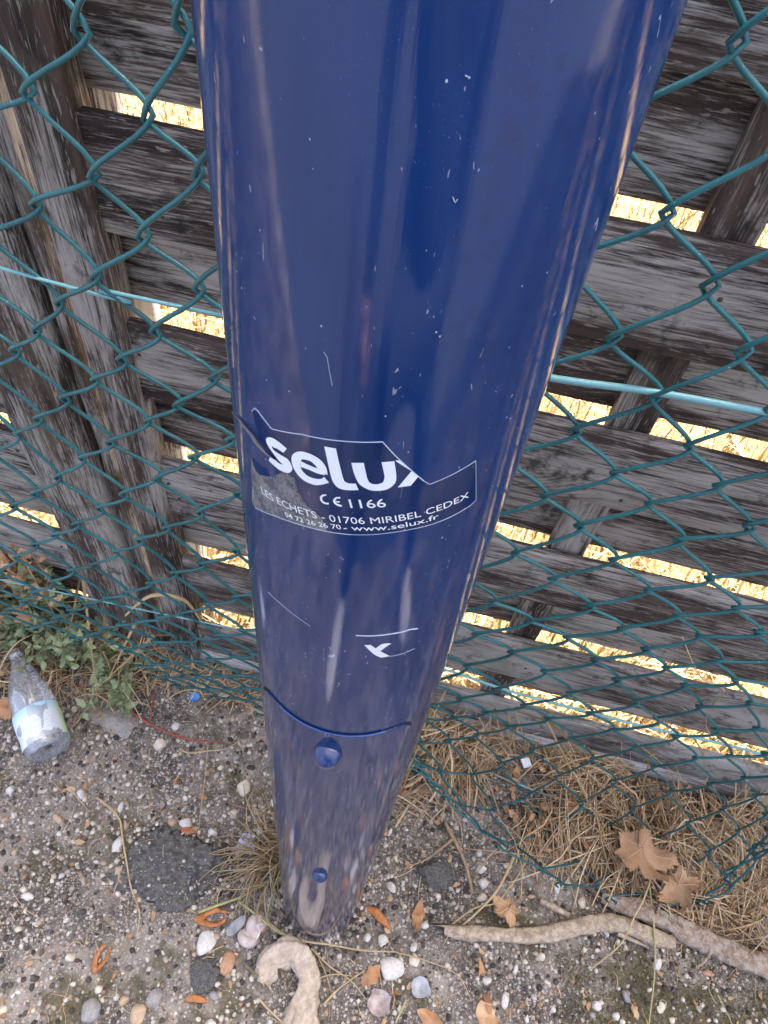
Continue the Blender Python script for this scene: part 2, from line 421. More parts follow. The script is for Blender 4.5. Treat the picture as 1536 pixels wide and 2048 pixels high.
TOPS = [1.787, 1.549, 1.311, 1.073, .843, .612, .368, .135]
fence_panel('brown weathered slatted fence panel right of the two grey fence posts, behind the blue mast', -.350, 4.4, TOPS, .256, [(-.358, .060), (2.05, .062), (4.42, .062)], 10, grey=(6, 7))
fence_panel('slatted fence panel left of the thick grey post, partly hidden by dried weeds', -4.9, -.520, [z-.022 for z in TOPS], -1.4, [(-2.75, .062), (-4.93, .062)], 300, grey=(6, 7), low=-.04)

post = thing('fence_post', 'thick weathered timber fence post with a pale strip beside the dark gap', 'fence post', (0, .60, 0), (0, 0, FA))
board('timber', M_POST, 1.93, .085, .112, post, (-.490, .032, .965-.06), VERT, 401, nseg=80, bev=.012, wob=.003)
board('strip', M_POST, 1.88, .025, .017, post, (-.4215, .022, .94-.05), VERT, 402, nseg=80, bev=.003, wob=.002)
back = board('gap_light_stop', M_SLAT, 1.93, .018, .130, post, (-.405, .095, .965-.06), VERT, 403, nseg=40)  # board added behind the gap to keep it dark and stop sun leaking through

# ------------------------------------------------------------------ chain-link fence
KN = {(0,-2):(-188,391,1230),(-1,-1):(-227,395,1194),(1,-1):(-155,387,1191),(0,0):(-199,392,1154),(-1,1):(-245,397,1125),(2,-2):(-134,385,1241),(2,0):(-135,385,1167),(1,1):(-176,389,1117),(0,2):(-217,394,1082),(2,2):(-140,385,1092),(-1,3):(-249,397,1050),(-2,4):(-278,401,1021),(1,3):(-179,390,1044),(-3,5):(-304,403,992),(0,4):(-211,393,1009),(-1,5):(-240,396,984),(-2,6):(-271,400,956),(2,4):(-140,385,1012),(1,5):(-172,389,981),(-3,7):(-305,404,924),(0,6):(-205,393,946),(-1,7):(-241,397,912),(-4,8):(-335,407,892),(2,6):(-132,385,954),(1,7):(-164,388,921),(-2,8):(-283,401,874),(-3,9):(-311,404,839),(-4,10):(-345,408,809),(-5,11):(-380,412,772),(0,8):(-205,393,879),(-1,9):(-243,397,844),(-2,10):(-274,400,811),(-3,11):(-313,404,766),(-4,12):(-346,408,735),(-5,13):(-379,412,703),(1,9):(-169,389,843),(0,10):(-211,393,802),(-1,11):(-242,397,764),(-2,12):(-277,400,732),(-3,13):(-314,405,692),(-4,14):(-344,408,664),(2,10):(-140,385,793),(1,11):(-180,390,751),(0,12):(-214,394,714),(-1,13):(-249,397,681),(-2,14):(-283,401,647),(-3,15):(-317,405,620),(2,12):(-145,386,701),(1,13):(-184,390,667),(0,14):(-217,394,636),(-1,15):(-246,398,604),(-2,16):(-281,405,578),(9,-3):(119,357,1275),(9,-1):(121,357,1198),(10,0):(156,353,1168),(11,1):(192,349,1130),(9,1):(120,357,1122),(10,2):(160,352,1083),(11,3):(196,348,1052),(12,4):(226,345,1025),(13,5):(263,341,993),(9,3):(121,357,1043),(10,4):(160,352,1013),(11,5):(190,349,988),(12,6):(228,345,958),(13,7):(267,341,924),(14,8):(303,337,892),(15,9):(332,334,868),(9,5):(120,357,971),(10,6):(156,353,949),(11,7):(191,349,920),(12,8):(231,345,885),(13,9):(266,341,861),(14,10):(292,338,849),(15,11):(332,337,801),(9,7):(116,357,896),(10,8):(152,353,871),(11,9):(196,348,850),(12,10):(235,346,817),(13,11):(266,345,793),(14,12):(299,345,758),(15,13):(325,344,738),(9,9):(114,357,816),(10,12):(153,362,718),(12,12):(234,354,741),(11,13):(200,364,687),(13,13):(271,355,696),(12,14):(243,366,637),(14,14):(306,354,669),(13,15):(280,368,592),(10,14):(169,378,595),(15,15):(347,357,620),(16,16):(388,358,580),(17,17):(439,362,512),(14,16):(326,371,539),(15,17):(369,373,495),(16,18):(418,376,440),(17,19):(502,390,305),(18,20):(615,414,117),(13,17):(296,386,460),(14,18):(350,390,402),(15,19):(424,403,284),(16,20):(513,426,112),(15,21):(505,411,12),(14,20):(453,451,21),(13,19):(356,428,192),(12,20):(347,448,12),(13,21):(395,387,12),(14,22):(440,351,12),(15,23):(478,307,12),(17,21):(588,399,12),(18,22):(628,353,12),(19,23):(656,304,12),(11,21):(284,410,12),(12,22):(333,361,12),(12,16):(248,383,516),(11,17):(218,400,428),(10,16):(174,395,479),(12,18):(270,405,368),(11,19):(263,437,195)}
KC = np.array(list(KN.keys()), float); KV = np.array(list(KN.values()), float)/1000.
def y_plane(X, Z):
    w = min(1, max(0, (X+.15)/.35)); z0 = .62*(1-w) + .85*w
    t = max(0, (z0-Z)/z0)
    return .37 - .11*X + .135*t**1.3
def prior(c, r):
    return np.stack([-.2205 + .0362*c + .0006*r, 1.185 - .0400*r], -1)
_res = KV[:, [0, 2]] - prior(KC[:, 0], KC[:, 1])
_dy = KV[:, 1] - np.array([y_plane(x, z) for x, _, z in KV])
def _ker(a, b): return np.exp(-((a[:, None, 0]-b[None, :, 0])**2 + (a[:, None, 1]-b[None, :, 1])**2)/(2*2.6**2))
_W = np.linalg.solve(_ker(KC, KC) + .02*np.eye(len(KC)), np.c_[_res, _dy])
def knot_grid(cells):
    cells = np.array(cells, float)
    d = _ker(cells, KC) @ _W
    p = prior(cells[:, 0], cells[:, 1]) + d[:, :2]
    return {(int(c), int(r)): (x, y_plane(x, max(z, 0)) + dy, z) for (c, r), (x, z), dy in zip(cells, p, d[:, 2])}
CELLS = [(c, r) for c in range(-20, 34) for r in range(-15, 32) if (c+r) % 2 == 0]
KG = knot_grid(CELLS)
def row_end(c): return 24 if c >= 10 else (27 if c >= 1 else (25 if c > -5 else 20))
def build_mesh_fence():
    root = thing('chain_link_fence', 'green plastic coated chain link fence sagging between the mast and the wooden fence', 'fence')
    r2 = random.Random(5)
    for k in range(-20, 33):
        pts = []; apex = []
        for r in range(-15, row_end(k)+1):
            c = k if (k+r) % 2 == 0 else k+1
            if (c, r) not in KG: continue
            x, y, z = KG[(c, r)]
            if z < -.004 and r < 20: break
            if k < 10 and z < .006:
                break
            z = max(z, .007 + .004*r2.random())
            apex.append((Vector((x + (.0036 if c == k+1 else -.0036) + r2.gauss(0, .0008), y + r2.gauss(0, .0012), z + r2.gauss(0, .001))), c == k+1))
        if len(apex) < 3: continue
        for i in range(len(apex)-1):
            a, ra = apex[i]; b, _ = apex[i+1]
            d = -.0027 if ra else .0027        # "/" limbs run in front, "\" limbs behind
            flat = max(a.z, b.z) < .05
            n = 7
            for q in range(n):
                t = q/n
                e = .5 - .5*math.cos(math.pi*t)
                tx = .5*t + .5*e
                p = Vector((a.x + (b.x-a.x)*tx, a.y + (b.y-a.y)*t, a.z + (b.z-a.z)*t))
                w = d*math.sin(math.pi*t)**.5
                if flat: p.z += max(-.002, -w*1.2)
                else: p.y += w
                pts.append(p)
        pts.append(apex[-1][0])
        # cut end turned over into a short hook
        e = apex[-1][0]; pts += [e + Vector((.006 if apex[-1][1] else -.006, -.004, .004)), e + Vector((.002 if apex[-1][1] else -.002, -.009, .009))]
        mb = MB(); mb.tube(pts, .00175, 6)
        mb.build('wire', M_WIRE, root)
    # tension wires threaded behind the diamonds
    def line(pts, rad):
        mb = MB(); P = smooth_path(pts, 6); mb.tube(P, [rad*(.55 if p.x < 0 else 1.0) for p in P], 8); mb.build('tension_wire', M_TENSION, root)
    line([(-1.3, .52, 1.13), (-.289, .404, 1.069), (-.215, .396, 1.070), (-.133, .387, 1.071), (0, .374, 1.074), (.096, .361, 1.081), (.158, .355, 1.087), (.226, .347, 1.091), (.36, .334, 1.097), (1.2, .25, 1.12)], .0024)
    line([(-1.2, .60, .34), (-.3, .50, .42), (.0, .47, .46), (.117, .46, .46), (.22, .445, .452), (.40, .425, .45), (.55, .415, .445), (.72, .39, .44), (1.3, .33, .43)], .0021)
    line([(.085, .53, .012), (.11, .52, .016), (.14, .51, .02), (.29, .48, .012), (.40, .456, .010), (.50, .445, .014), (.61, .432, .012), (.72, .428, .018), (1.3, .36, .03)], .0020)
build_mesh_fence()

# ------------------------------------------------------------------ the blue mast
AXX, AXY, R = -.00781, .22937, .0648
def cyl(s, z, off=0.0):
    a = s/R; return ((R+off)*math.sin(a), -(R+off)*math.cos(a), z)
def cylmm(p, off=0.0): return cyl(p[0]*.001, p[1]*.001, off)
mast = thing('lamp_post', 'tall navy blue painted steel lamp post with a torn maker sticker', 'lamp post', (AXX, AXY, 0))

def build_mast():
    mb = MB(); n = 128; zs = [-.12, 0, .02] + list(np.linspace(.05, 1.6, 26)) + [2.2, 3.0, 3.8]
    rows = []; uv = []
    for z in zs:
        row = []
        for k in range(n+1):
            a = -math.pi + 2*math.pi*k/n
            row.append(cyl(a*R, z)); uv.append((a*R, z))
        rows.append(row)
    mb.quad_grid(rows); uv_n = len(mb.v)
    top = [cyl((-math.pi + 2*math.pi*k/n)*R, 3.8) for k in range(n)]
    mb.cap(top, 0, True); uv += [(0, 3.8)]*n
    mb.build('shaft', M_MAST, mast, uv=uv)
    # inspection door: a curved plate standing slightly proud of the shaft
    mb = MB(); uv = []; s0, s1, z0, z1 = -.0640, .0520, .035, .9355
    m = 56; zz = [z0, z0+.004] + list(np.linspace(z0+.02, z1-.022, 24)) + [z1-.022+.022*math.sin(q) for q in np.linspace(.2, math.pi/2, 7)]
    rows = []
    def half(z):                             # rounded upper corners
        d = z - (z1-.022)
        return 0 if d <= 0 else .022 - math.sqrt(max(0, .022**2 - d*d))
    for z in zz:
        c = half(z)
        rows.append([(s0+c + (s1-s0-2*c)*j/m, z) for j in range(m+1)])
    outer = [[cyl(s, z, .0011) for s, z in r] for r in rows]
    mb.quad_grid(outer); uv += [q for r in rows for q in r]
    edge = [r[0] for r in rows] + rows[-1] + [r[-1] for r in rows[::-1]]
    mb.quad_grid([[cyl(s, z, -.0006) for s, z in edge], [cyl(s, z, .0011) for s, z in edge]]); uv += edge*2
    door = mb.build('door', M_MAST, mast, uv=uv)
    door.data.set_sharp_from_angle(angle=math.radians(40))
    # dark slot of the opening round the door and its upper edge, painted lighter as caught light
    mb = MB(); e2 = []
    for i, (s, z) in enumerate(edge):
        cs = (s0+s1)/2; e2.append((s + (.0016 if s > cs else -.0016) if abs(s-cs) > .045 else s, z + (.0009 if z > z1-.02 else 0)))
    mb.quad_grid([[cyl(s, z, .00025) for s, z in edge], [cyl(s, z, .00025) for s, z in e2]])
    mb.build('slot', M_SLOT, mast)
    mb = MB()
    tp = rows[-1]
    mb.tube([cyl(s, z1-.0002, .0010) for s, _ in tp], .0006, 6)
    mb.build('door_edge', M_EDGE, door)
M_SLOT = simple('dark_slot', (.004, .004, .006), .9)
M_EDGE = simple('lit_edge', (.03, .08, .25), .22)
build_mast()

def bolt(s, z, r, dome):
    mb = MB(); n = 28; rows = []
    prof = [(1.0, -.001), (1.0, .0012), (.97, .002)] + [(math.cos(q)*.95, .002 + dome*math.sin(q)) for q in np.linspace(.12, 1.5, 8)]
    for q, d in prof: rows.append([(r*q*math.cos(2*math.pi*k/n), r*q*math.sin(2*math.pi*k/n), d) for k in range(n)])
    mb.quad_grid(rows, True); mb.cap(rows[-1], 0, False)
    a = s/R
    M = Matrix.Translation(cyl(s, z, .0008)) @ Matrix(((math.cos(a), 0, math.sin(a), 0), (math.sin(a), 0, -math.cos(a), 0), (0, 1, 0, 0), (0, 0, 0, 1)))
    mb.v = [tuple(M @ Vector(v)) for v in mb.v]
    mb.build('bolt_head', M_BOLT, mast)
M_BOLT = simple('painted_bolt', (.006, .028, .12), .16, Coat_Weight=.4)
bolt(-.0052, .9000, .0102, .0085)
bolt(-.0020, .5170, .0088, .0060)

# sticker: clear film, white print, torn and rubbed patches (coordinates in mm on the unrolled shaft)
M_PRINT = simple('white_print', (.72, .78, .82), .45)
M_LINE = simple('film_edge', (.40, .46, .56), .4)
def film_material():
    t = NT('clear_film')
    tr = t.n('BsdfTransparent', {'Color': (.97, .97, .97)}); gl = t.n('BsdfGlossy', {'Color': (.9, .9, .95), 'Roughness': .12})
    fr = t.n('Fresnel', {'IOR': 1.12})
    ds = t.n('BsdfDiffuse', {'Color': (.10, .15, .32)})
    m1 = t.n('MixShader', {0: .04, 1: tr.outputs[0], 2: ds.outputs[0]})
    m2 = t.n('MixShader', {0: fr.outputs[0], 1: m1.outputs[0], 2: gl.outputs[0]})
    t.t.links.new(m2.outputs[0], t.out.inputs[0]); return t.mat
def residue_material():
    t = NT('glue_residue'); o = t.obj()
    n = t.noise(t.scaled(o, (900, 900, 500)), 1.0, 6, .75); b = t.noise(o, 90., 4, .6)
    tr = t.n('BsdfTransparent'); df = t.n('BsdfDiffuse', {'Color': t.mix(n, (.11, .12, .14), (.34, .34, .31))})
    f = t.ramp(t.math('ADD', t.math('MULTIPLY', b, .7), t.math('MULTIPLY', n, .5)), [(.42, .12), (.68, .92)])
    m = t.n('MixShader', {0: f, 1: tr.outputs[0], 2: df.outputs[0]})
    t.t.links.new(m.outputs[0], t.out.inputs[0]); return t.mat
M_FILM = film_material(); M_RESIDUE = residue_material()

def poly_on_mast(mb, pts, off, cell=5.0):
    """fill an outline given in mm; a bmesh grid cut keeps it hugging the round shaft"""
    bm = bmesh.new(); vs_ = [bm.verts.new((x, y, 0)) for x, y in pts]; bm.faces.new(vs_)
    x0, x1 = min(p[0] for p in pts), max(p[0] for p in pts)
    x = math.ceil(x0/cell)*cell
    while x < x1:
        bmesh.ops.bisect_plane(bm, geom=bm.verts[:]+bm.edges[:]+bm.faces[:], plane_co=(x, 0, 0), plane_no=(1, 0, 0)); x += cell
    bmesh.ops.triangulate(bm, faces=bm.faces[:])
    b = len(mb.v); bm.verts.index_update()
    mb.v += [cylmm((v.co.x, v.co.y), off) for v in bm.verts]
    for f in bm.faces:
        ids = [b + v.index for v in f.verts]; mb.f.append(tuple(ids if f.normal.z > 0 else ids[::-1])); mb.m.append(0)
    bm.free()
def ribbon(mb, pairs, off, sub=4):
    P = [(Vector(a), Vector(b)) for a, b in pairs]
    A = smooth_path([(a.x, a.y, 0) for a, b in P], 4) if len(P) > 2 else [P[0][0].to_3d(), P[1][0].to_3d()]
    B = smooth_path([(b.x, b.y, 0) for a, b in P], 4) if len(P) > 2 else [P[0][1].to_3d(), P[1][1].to_3d()]
    if len(P) == 2:
        A = [A[0].lerp(A[1], i/4) for i in range(5)]; B = [B[0].lerp(B[1], i/4) for i in range(5)]
    rows = [[cylmm(a.lerp(b, j/sub), off) for j in range(sub+1)] for a, b in zip(A, B)]
    mb.quad_grid(rows)
def text_on_mast(body, start, end, cap, off, bold=.0, parent=None, name='lettering'):
    """flat print running from start to end (mm), capital height in mm"""
    cu = bpy.data.curves.new('t', 'FONT'); cu.body = body; cu.size = 1.0; cu.offset = bold; cu.resolution_u = 3
    ob = bpy.data.objects.new('t', cu); C.objects.link(ob)
    me = ob.evaluated_get(bpy.context.evaluated_depsgraph_get()).to_mesh()
    V = np.array([v.co[:2] for v in me.vertices]); F = [tuple(p.vertices) for p in me.polygons]
    w = V[:, 0].max() - V[:, 0].min(); V[:, 0] -= V[:, 0].min()
    d = Vector(end) - Vector(start); L = d.length; e = d/L; nrm = Vector((-e.y, e.x))
    sx = L/w; sy = cap/.70
    mb = MB()
    mb.v = [cylmm((start[0] + e.x*x*sx + nrm.x*y*sy, start[1] + e.y*x*sx + nrm.y*y*sy), off) for x, y in V]
    mb.f = F; mb.m = [0]*len(F)
    ob.to_mesh_clear(); bpy.data.objects.remove(ob); bpy.data.curves.remove(cu)
    return mb.build(name, M_PRINT, parent, smooth=False)
def line_on_mast(pts, w, parent, name='film_edge', mat=None):
    mb = MB(); dense = []
    for a, b in zip(pts[:-1], pts[1:]):
        for i in range(6): dense.append(Vector(a).lerp(Vector(b), i/6))
    dense.append(Vector(pts[-1]))
    mb.tube([cylmm(p, .0002) for p in dense], w, 4, caps=False); return mb.build(name, mat or M_LINE, parent)

def build_sticker():
    outline = [(-53.78, 1159.81), (-44.25, 1161.95), (-36.88, 1157.42), (-40.34, 1174.02), (-47.99, 1176.76), (-50.51, 1187.69), (-48.23, 1190.99), (-45.91, 1191.05), (-38.88, 1187.81), (-25.03, 1194.12), (-9.61, 1198.09), (3.77, 1201.22), (9.62, 1193.95), (20.51, 1181.41), (23.12, 1179.04), (31.54, 1182.44), (40.36, 1186.37), (47.02, 1159.88), (44.54, 1158.07), (35.40, 1155.33), (27.23, 1153.56), (19.37, 1152.39), (11.78, 1150.79), (4.07, 1148.78), (-3.59, 1146.88), (-11.55, 1145.15), (-20.01, 1143.24), (-30.38, 1140.14), (-40.34, 1135.70), (-53.54, 1127.59), (-56.65, 1128.42)]
    mb = MB(); poly_on_mast(mb, outline, .00012)
    st = mb.build('sticker', M_FILM, mast); st['label'] = 'torn clear maker sticker with white print'
    line_on_mast([(-50.51, 1187.69), (-48.23, 1190.99), (-45.91, 1191.05), (-38.88, 1187.81), (-25.03, 1194.12), (-9.61, 1198.09), (3.77, 1201.22), (9.62, 1193.95), (20.51, 1181.41)], .00022, st)
    line_on_mast([(20.51, 1181.41), (23.12, 1179.04), (31.54, 1182.44), (40.36, 1186.37), (47.02, 1159.88), (44.54, 1158.07), (35.40, 1155.33), (27.23, 1153.56), (19.37, 1152.39), (11.78, 1150.79), (4.07, 1148.78), (-3.59, 1146.88)], .00013, st)
    line_on_mast([(-3.59, 1146.88), (-11.55, 1145.15), (-20.01, 1143.24), (-30.38, 1140.14), (-40.34, 1135.70), (-53.54, 1127.59)], .0002, st)
    mb = MB(); poly_on_mast(mb, [(-53.55, 1160.02), (-51.32, 1154.94), (-48.06, 1154.63), (-39.83, 1160.70), (-32.92, 1169.06), (-28.14, 1169.03), (-26.32, 1161.46), (-23.11, 1156.57), (-16.89, 1152.81), (-14.66, 1149.51), (-13.45, 1144.86), (-20.01, 1143.24), (-30.38, 1140.14), (-40.34, 1135.70), (-53.54, 1127.59), (-56.65, 1128.42)], .00022, 4.0)
    mb.build('glue_residue', M_RESIDUE, st)
    # peeled edge curling away from the shaft
    mb = MB(); path = [(-80.55, 1161.03), (-72.97, 1166.89), (-61.45, 1174.74), (-54.39, 1177.20), (-48.91, 1177.60), (-45.22, 1175.55), (-41.18, 1173.90), (-38.20, 1172.93), (-36.36, 1172.68)]
    rows = []
    for i, p in enumerate(path):
        w = [2.2, 2.0, 2.4, 2.8, 2.6, 2.2, 1.8, 1.2, .4][i]; lift = [.0004, .0007, .0013, .0022, .0026, .0026, .002, .001, .0003][i]
        rows.append([cylmm((p[0]-w*.7, p[1]-w), .0003), cylmm((p[0]-w*.3, p[1]-w*.3), lift*.6), cylmm((p[0], p[1]), lift)])
    mb.quad_grid(rows); o = mb.build('peeled_flap', M_FLAP, st)
    mb = MB()
    for q in (
        [(-31.54, 1182.84), (-33.17, 1179.51), (-34.93, 1183.66), (-36.44, 1179.36), (-38.03, 1183.55), (-38.02, 1178.72), (-40.65, 1182.16), (-38.75, 1178.89), (-42.28, 1179.78), (-38.98, 1177.99), (-41.29, 1177.30), (-37.92, 1177.32), (-38.38, 1175.09), (-34.45, 1177.30), (-35.92, 1173.57), (-31.14, 1177.41), (-33.75, 1172.68), (-29.38, 1174.86), (-34.23, 1172.33), (-29.29, 1172.64), (-35.28, 1172.02), (-30.95, 1169.92), (-37.43, 1172.05), (-34.70, 1168.36), (-39.92, 1172.22), (-38.27, 1168.46), (-40.40, 1171.62), (-41.15, 1169.10)],
        [(-14.37, 1178.67), (-18.06, 1179.22), (-15.13, 1182.38), (-19.03, 1181.15), (-17.22, 1185.21), (-21.00, 1182.51), (-20.49, 1186.32), (-22.98, 1182.32), (-24.42, 1185.79), (-24.81, 1181.53), (-27.38, 1183.70), (-25.17, 1180.58), (-29.18, 1180.60), (-25.34, 1179.38), (-29.36, 1177.16), (-25.45, 1177.43), (-28.02, 1173.50), (-24.79, 1175.59), (-24.97, 1170.72), (-22.60, 1174.05), (-20.82, 1170.28), (-19.46, 1174.15), (-17.44, 1171.54), (-16.71, 1175.48), (-13.69, 1174.82), (-15.81, 1177.07)],
        [(-25.17, 1180.21), (-25.44, 1177.08), (-21.52, 1180.16), (-22.07, 1177.63), (-18.09, 1180.18), (-18.41, 1177.56), (-15.59, 1180.00), (-15.41, 1178.17)],
        [(-16.13, 1192.90), (-11.85, 1193.73), (-14.60, 1185.54), (-10.39, 1186.97), (-13.01, 1178.19), (-8.37, 1178.95), (-11.86, 1175.26), (-7.53, 1177.73), (-9.92, 1173.36), (-6.25, 1177.44), (-6.79, 1173.41), (-4.74, 1177.76), (-2.53, 1174.77), (-3.76, 1178.06)],
        [(-6.04, 1188.53), (-1.72, 1189.77), (-5.17, 1184.84), (-0.80, 1185.70), (-4.35, 1182.16), (0.38, 1181.18), (-2.50, 1178.20), (1.61, 1179.57), (0.66, 1176.07), (2.64, 1179.33), (3.69, 1175.73), (3.88, 1179.46), (7.57, 1177.03), (5.73, 1180.78), (9.96, 1180.25), (6.14, 1183.29), (10.29, 1184.04), (5.73, 1185.79), (8.68, 1192.36), (4.33, 1191.35)],
        [(8.89, 1192.68), (10.77, 1192.99), (15.29, 1187.33), (18.25, 1184.34)],
        [(15.29, 1187.33), (18.25, 1184.34), (11.41, 1178.41), (16.05, 1179.34)]):
        ribbon(mb, list(zip(q[0::2], q[1::2])), .00030)
    for q in ([(-14.52, 1167.64), (-14.68, 1166.71), (-16.20, 1166.59), (-15.57, 1166.06), (-17.02, 1164.61), (-16.15, 1164.63), (-16.72, 1162.67), (-15.90, 1163.26), (-15.45, 1161.68), (-14.86, 1162.74), (-13.51, 1162.05), (-13.34, 1163.19)],
              [(-9.06, 1168.51), (-9.05, 1167.63), (-10.82, 1167.68), (-10.39, 1166.92), (-11.81, 1165.26), (-10.92, 1165.36), (-11.15, 1163.61), (-10.48, 1164.35), (-9.62, 1162.91), (-9.08, 1164.10), (-8.25, 1163.01), (-8.20, 1164.00)],
              [(-11.51, 1165.16), (-11.38, 1164.38), (-9.17, 1166.01), (-9.14, 1165.22)]):
        ribbon(mb, list(zip(q[0::2], q[1::2])), .00030, 2)
    mb.build('lettering', M_PRINT, st, smooth=False)
    a, b = [(-4.87, 1163.64), (8.43, 1166.99)]; text_on_mast('1166', a, b, 4.9, .0003, .006, st)
    a, b = [(-46.92, 1144.08), (42.21, 1164.84)]; text_on_mast('LES ECHETS - 01706 MIRIBEL CEDEX', a, b, 4.0, .0003, .0, st)
    a, b = [(-32.99, 1141.53), (-7.67, 1149.03)]; text_on_mast('04 72 26 26 70', a, b, 2.8, .0003, .004, st)
    a, b = [(-6.18, 1149.78), (-4.99, 1150.21)]; text_on_mast('-', (a[0], a[1]-1), (b[0], b[1]-.6), 3.6, .0003, .004, st)
    a, b = [(-3.66, 1149.84), (30.27, 1157.08)]; text_on_mast('www.selux.fr', a, b, 3.3, .0003, .004, st)
    # small arrow label lower down
    mb = MB()
    for q in ([(8.01, 1056.83), (11.10, 1057.21), (13.51, 1047.09), (16.44, 1050.13), (17.72, 1042.38), (22.43, 1042.77)], [(14.03, 1053.27), (16.77, 1049.96), (16.58, 1057.31), (19.20, 1054.04), (19.72, 1057.79), (21.68, 1056.70)]):
        ribbon(mb, list(zip(q[0::2], q[1::2])), .0003)
    s2 = mb.build('arrow_label', M_PRINT, mast, smooth=False)
    line_on_mast([(3.21, 1065.93), (10.63, 1066.28), (19.68, 1066.96), (26.13, 1067.05), (30.10, 1067.67), (34.39, 1065.90)], .00035, s2)
    line_on_mast([(22.47, 1042.30), (29.16, 1042.05), (35.77, 1043.68)], .00012, s2)
    # long scratches through the paint
    for pts in ([(-47.56, 1065.74), (-38.63, 1066.69), (-30.39, 1065.64), (-23.53, 1063.95), (-19.85, 1062.65)], [(-10.28, 877.27), (-1.22, 875.37), (7.64, 873.85), (15.35, 874.24)], [(14.83, 808.03), (28.31, 813.53), (44.49, 803.28)], [(12.79, 1286.76), (13.66, 1285.30), (14.10, 1286.32)], [(-17.55, 1233.35), (-16.33, 1231.72), (-15.30, 1226.05), (-14.29, 1221.36)], [(10.91, 1313.10), (12.06, 1312.71), (11.67, 1312.49)]):
        line_on_mast(pts, .00016, mast, 'scratch', M_SCR)
M_FLAP = speckled('curled_film', (.46, .45, .41), (.26, .26, .25), .4, 300., .2)
M_SCR = simple('bare_scratch', (.30, .36, .48), .5)
build_sticker()

# ------------------------------------------------------------------ loose things on the soil
def G3(p, z=0.0): return (p[0], p[1], hgt(p[0], p[1]) + z)

def rock_mesh(seed, sub=2, rough=.25, flat=.7, facets=0):
    bm = bmesh.new(); bmesh.ops.create_icosphere(bm, subdivisions=sub, radius=1.0)
    o = Vector((seed*3.7, seed*1.3, seed*7.1)); r = random.Random(seed)
    cuts = [Vector((r.gauss(0, 1), r.gauss(0, 1), r.gauss(0, .8))).normalized() for _ in range(facets)]
    for v in bm.verts:
        n = v.co.normalized()
        k = 1 + rough*mnoise.noise(n*1.1 + o) + rough*.45*mnoise.noise(n*2.7 + o)
        if sub > 2: k += rough*.30*mnoise.noise(n*6 + o) + rough*.22*mnoise.noise(n*15 + o)
        if sub > 3: k += rough*.25*mnoise.noise(n*30 + o)
        p = n*k
        for c in cuts:
            d = p.dot(c) - .72
            if d > 0: p -= c*d*.85
        v.co = (p.x, p.y, p.z*flat)
    me = bpy.data.meshes.new('rock'); bm.to_mesh(me); bm.free()
    me.polygons.foreach_set('use_smooth', [True]*len(me.polygons)); return me

M_WHITE = speckled('white_stone', (.66, .64, .59), (.48, .46, .42), .6, 3.2, .3, (.36, .31, .25))
M_CREAM = speckled('cream_stone', (.66, .60, .47), (.54, .48, .38), .65, 3.2, .3, (.34, .28, .21))
M_GREY = speckled('grey_stone', (.30, .29, .275), (.215, .21, .20), .6, 3.2, .3, (.40, .38, .35))
M_TAN = speckled('tan_stone', (.48, .36, .23), (.38, .29, .19), .6, 3.2, .3, (.25, .18, .11))
M_BROWN = speckled('brown_stone', (.36, .19, .10), (.48, .30, .18), .5, 3.2, .3, (.55, .42, .30))
M_ASPHALT = speckled('old_asphalt', (.045, .045, .043), (.15, .145, .132), .92, 8., 1.0, (.30, .28, .25))
M_CONCRETE = speckled('mossy_concrete', (.22, .20, .18), (.32, .30, .27), .9, 3.2, .7, (.10, .085, .04))
M_BRICK = speckled('brick_chip', (.46, .16, .07), (.36, .12, .06), .8, 3.2, .4, (.55, .40, .30))

def stone(name, label, cat, px, sx, sy, flat, mat, rot, seed, rough=.22, facets=0, sub=3, sink=.36, group=None):
    if sub == 3: sx *= .80; sy *= .80; facets += 3; rough = max(rough, .16)
    me = rock_mesh(seed, sub, rough, flat, facets); me.name = name; me.materials.append(mat)
    (x, y), = px
    o = link(name, me, None, (x, y, hgt(x, y) + sx*flat*(1-2*sink)*.5), (0, 0, rot)); o.scale = (sx, sy, min(sx, sy))
    return tag(o, label, cat, group)
LOOSE = []      # discs kept free of scattered pebbles
def keep(px, r):
    for p in px: LOOSE.append((p[0], p[1], r))

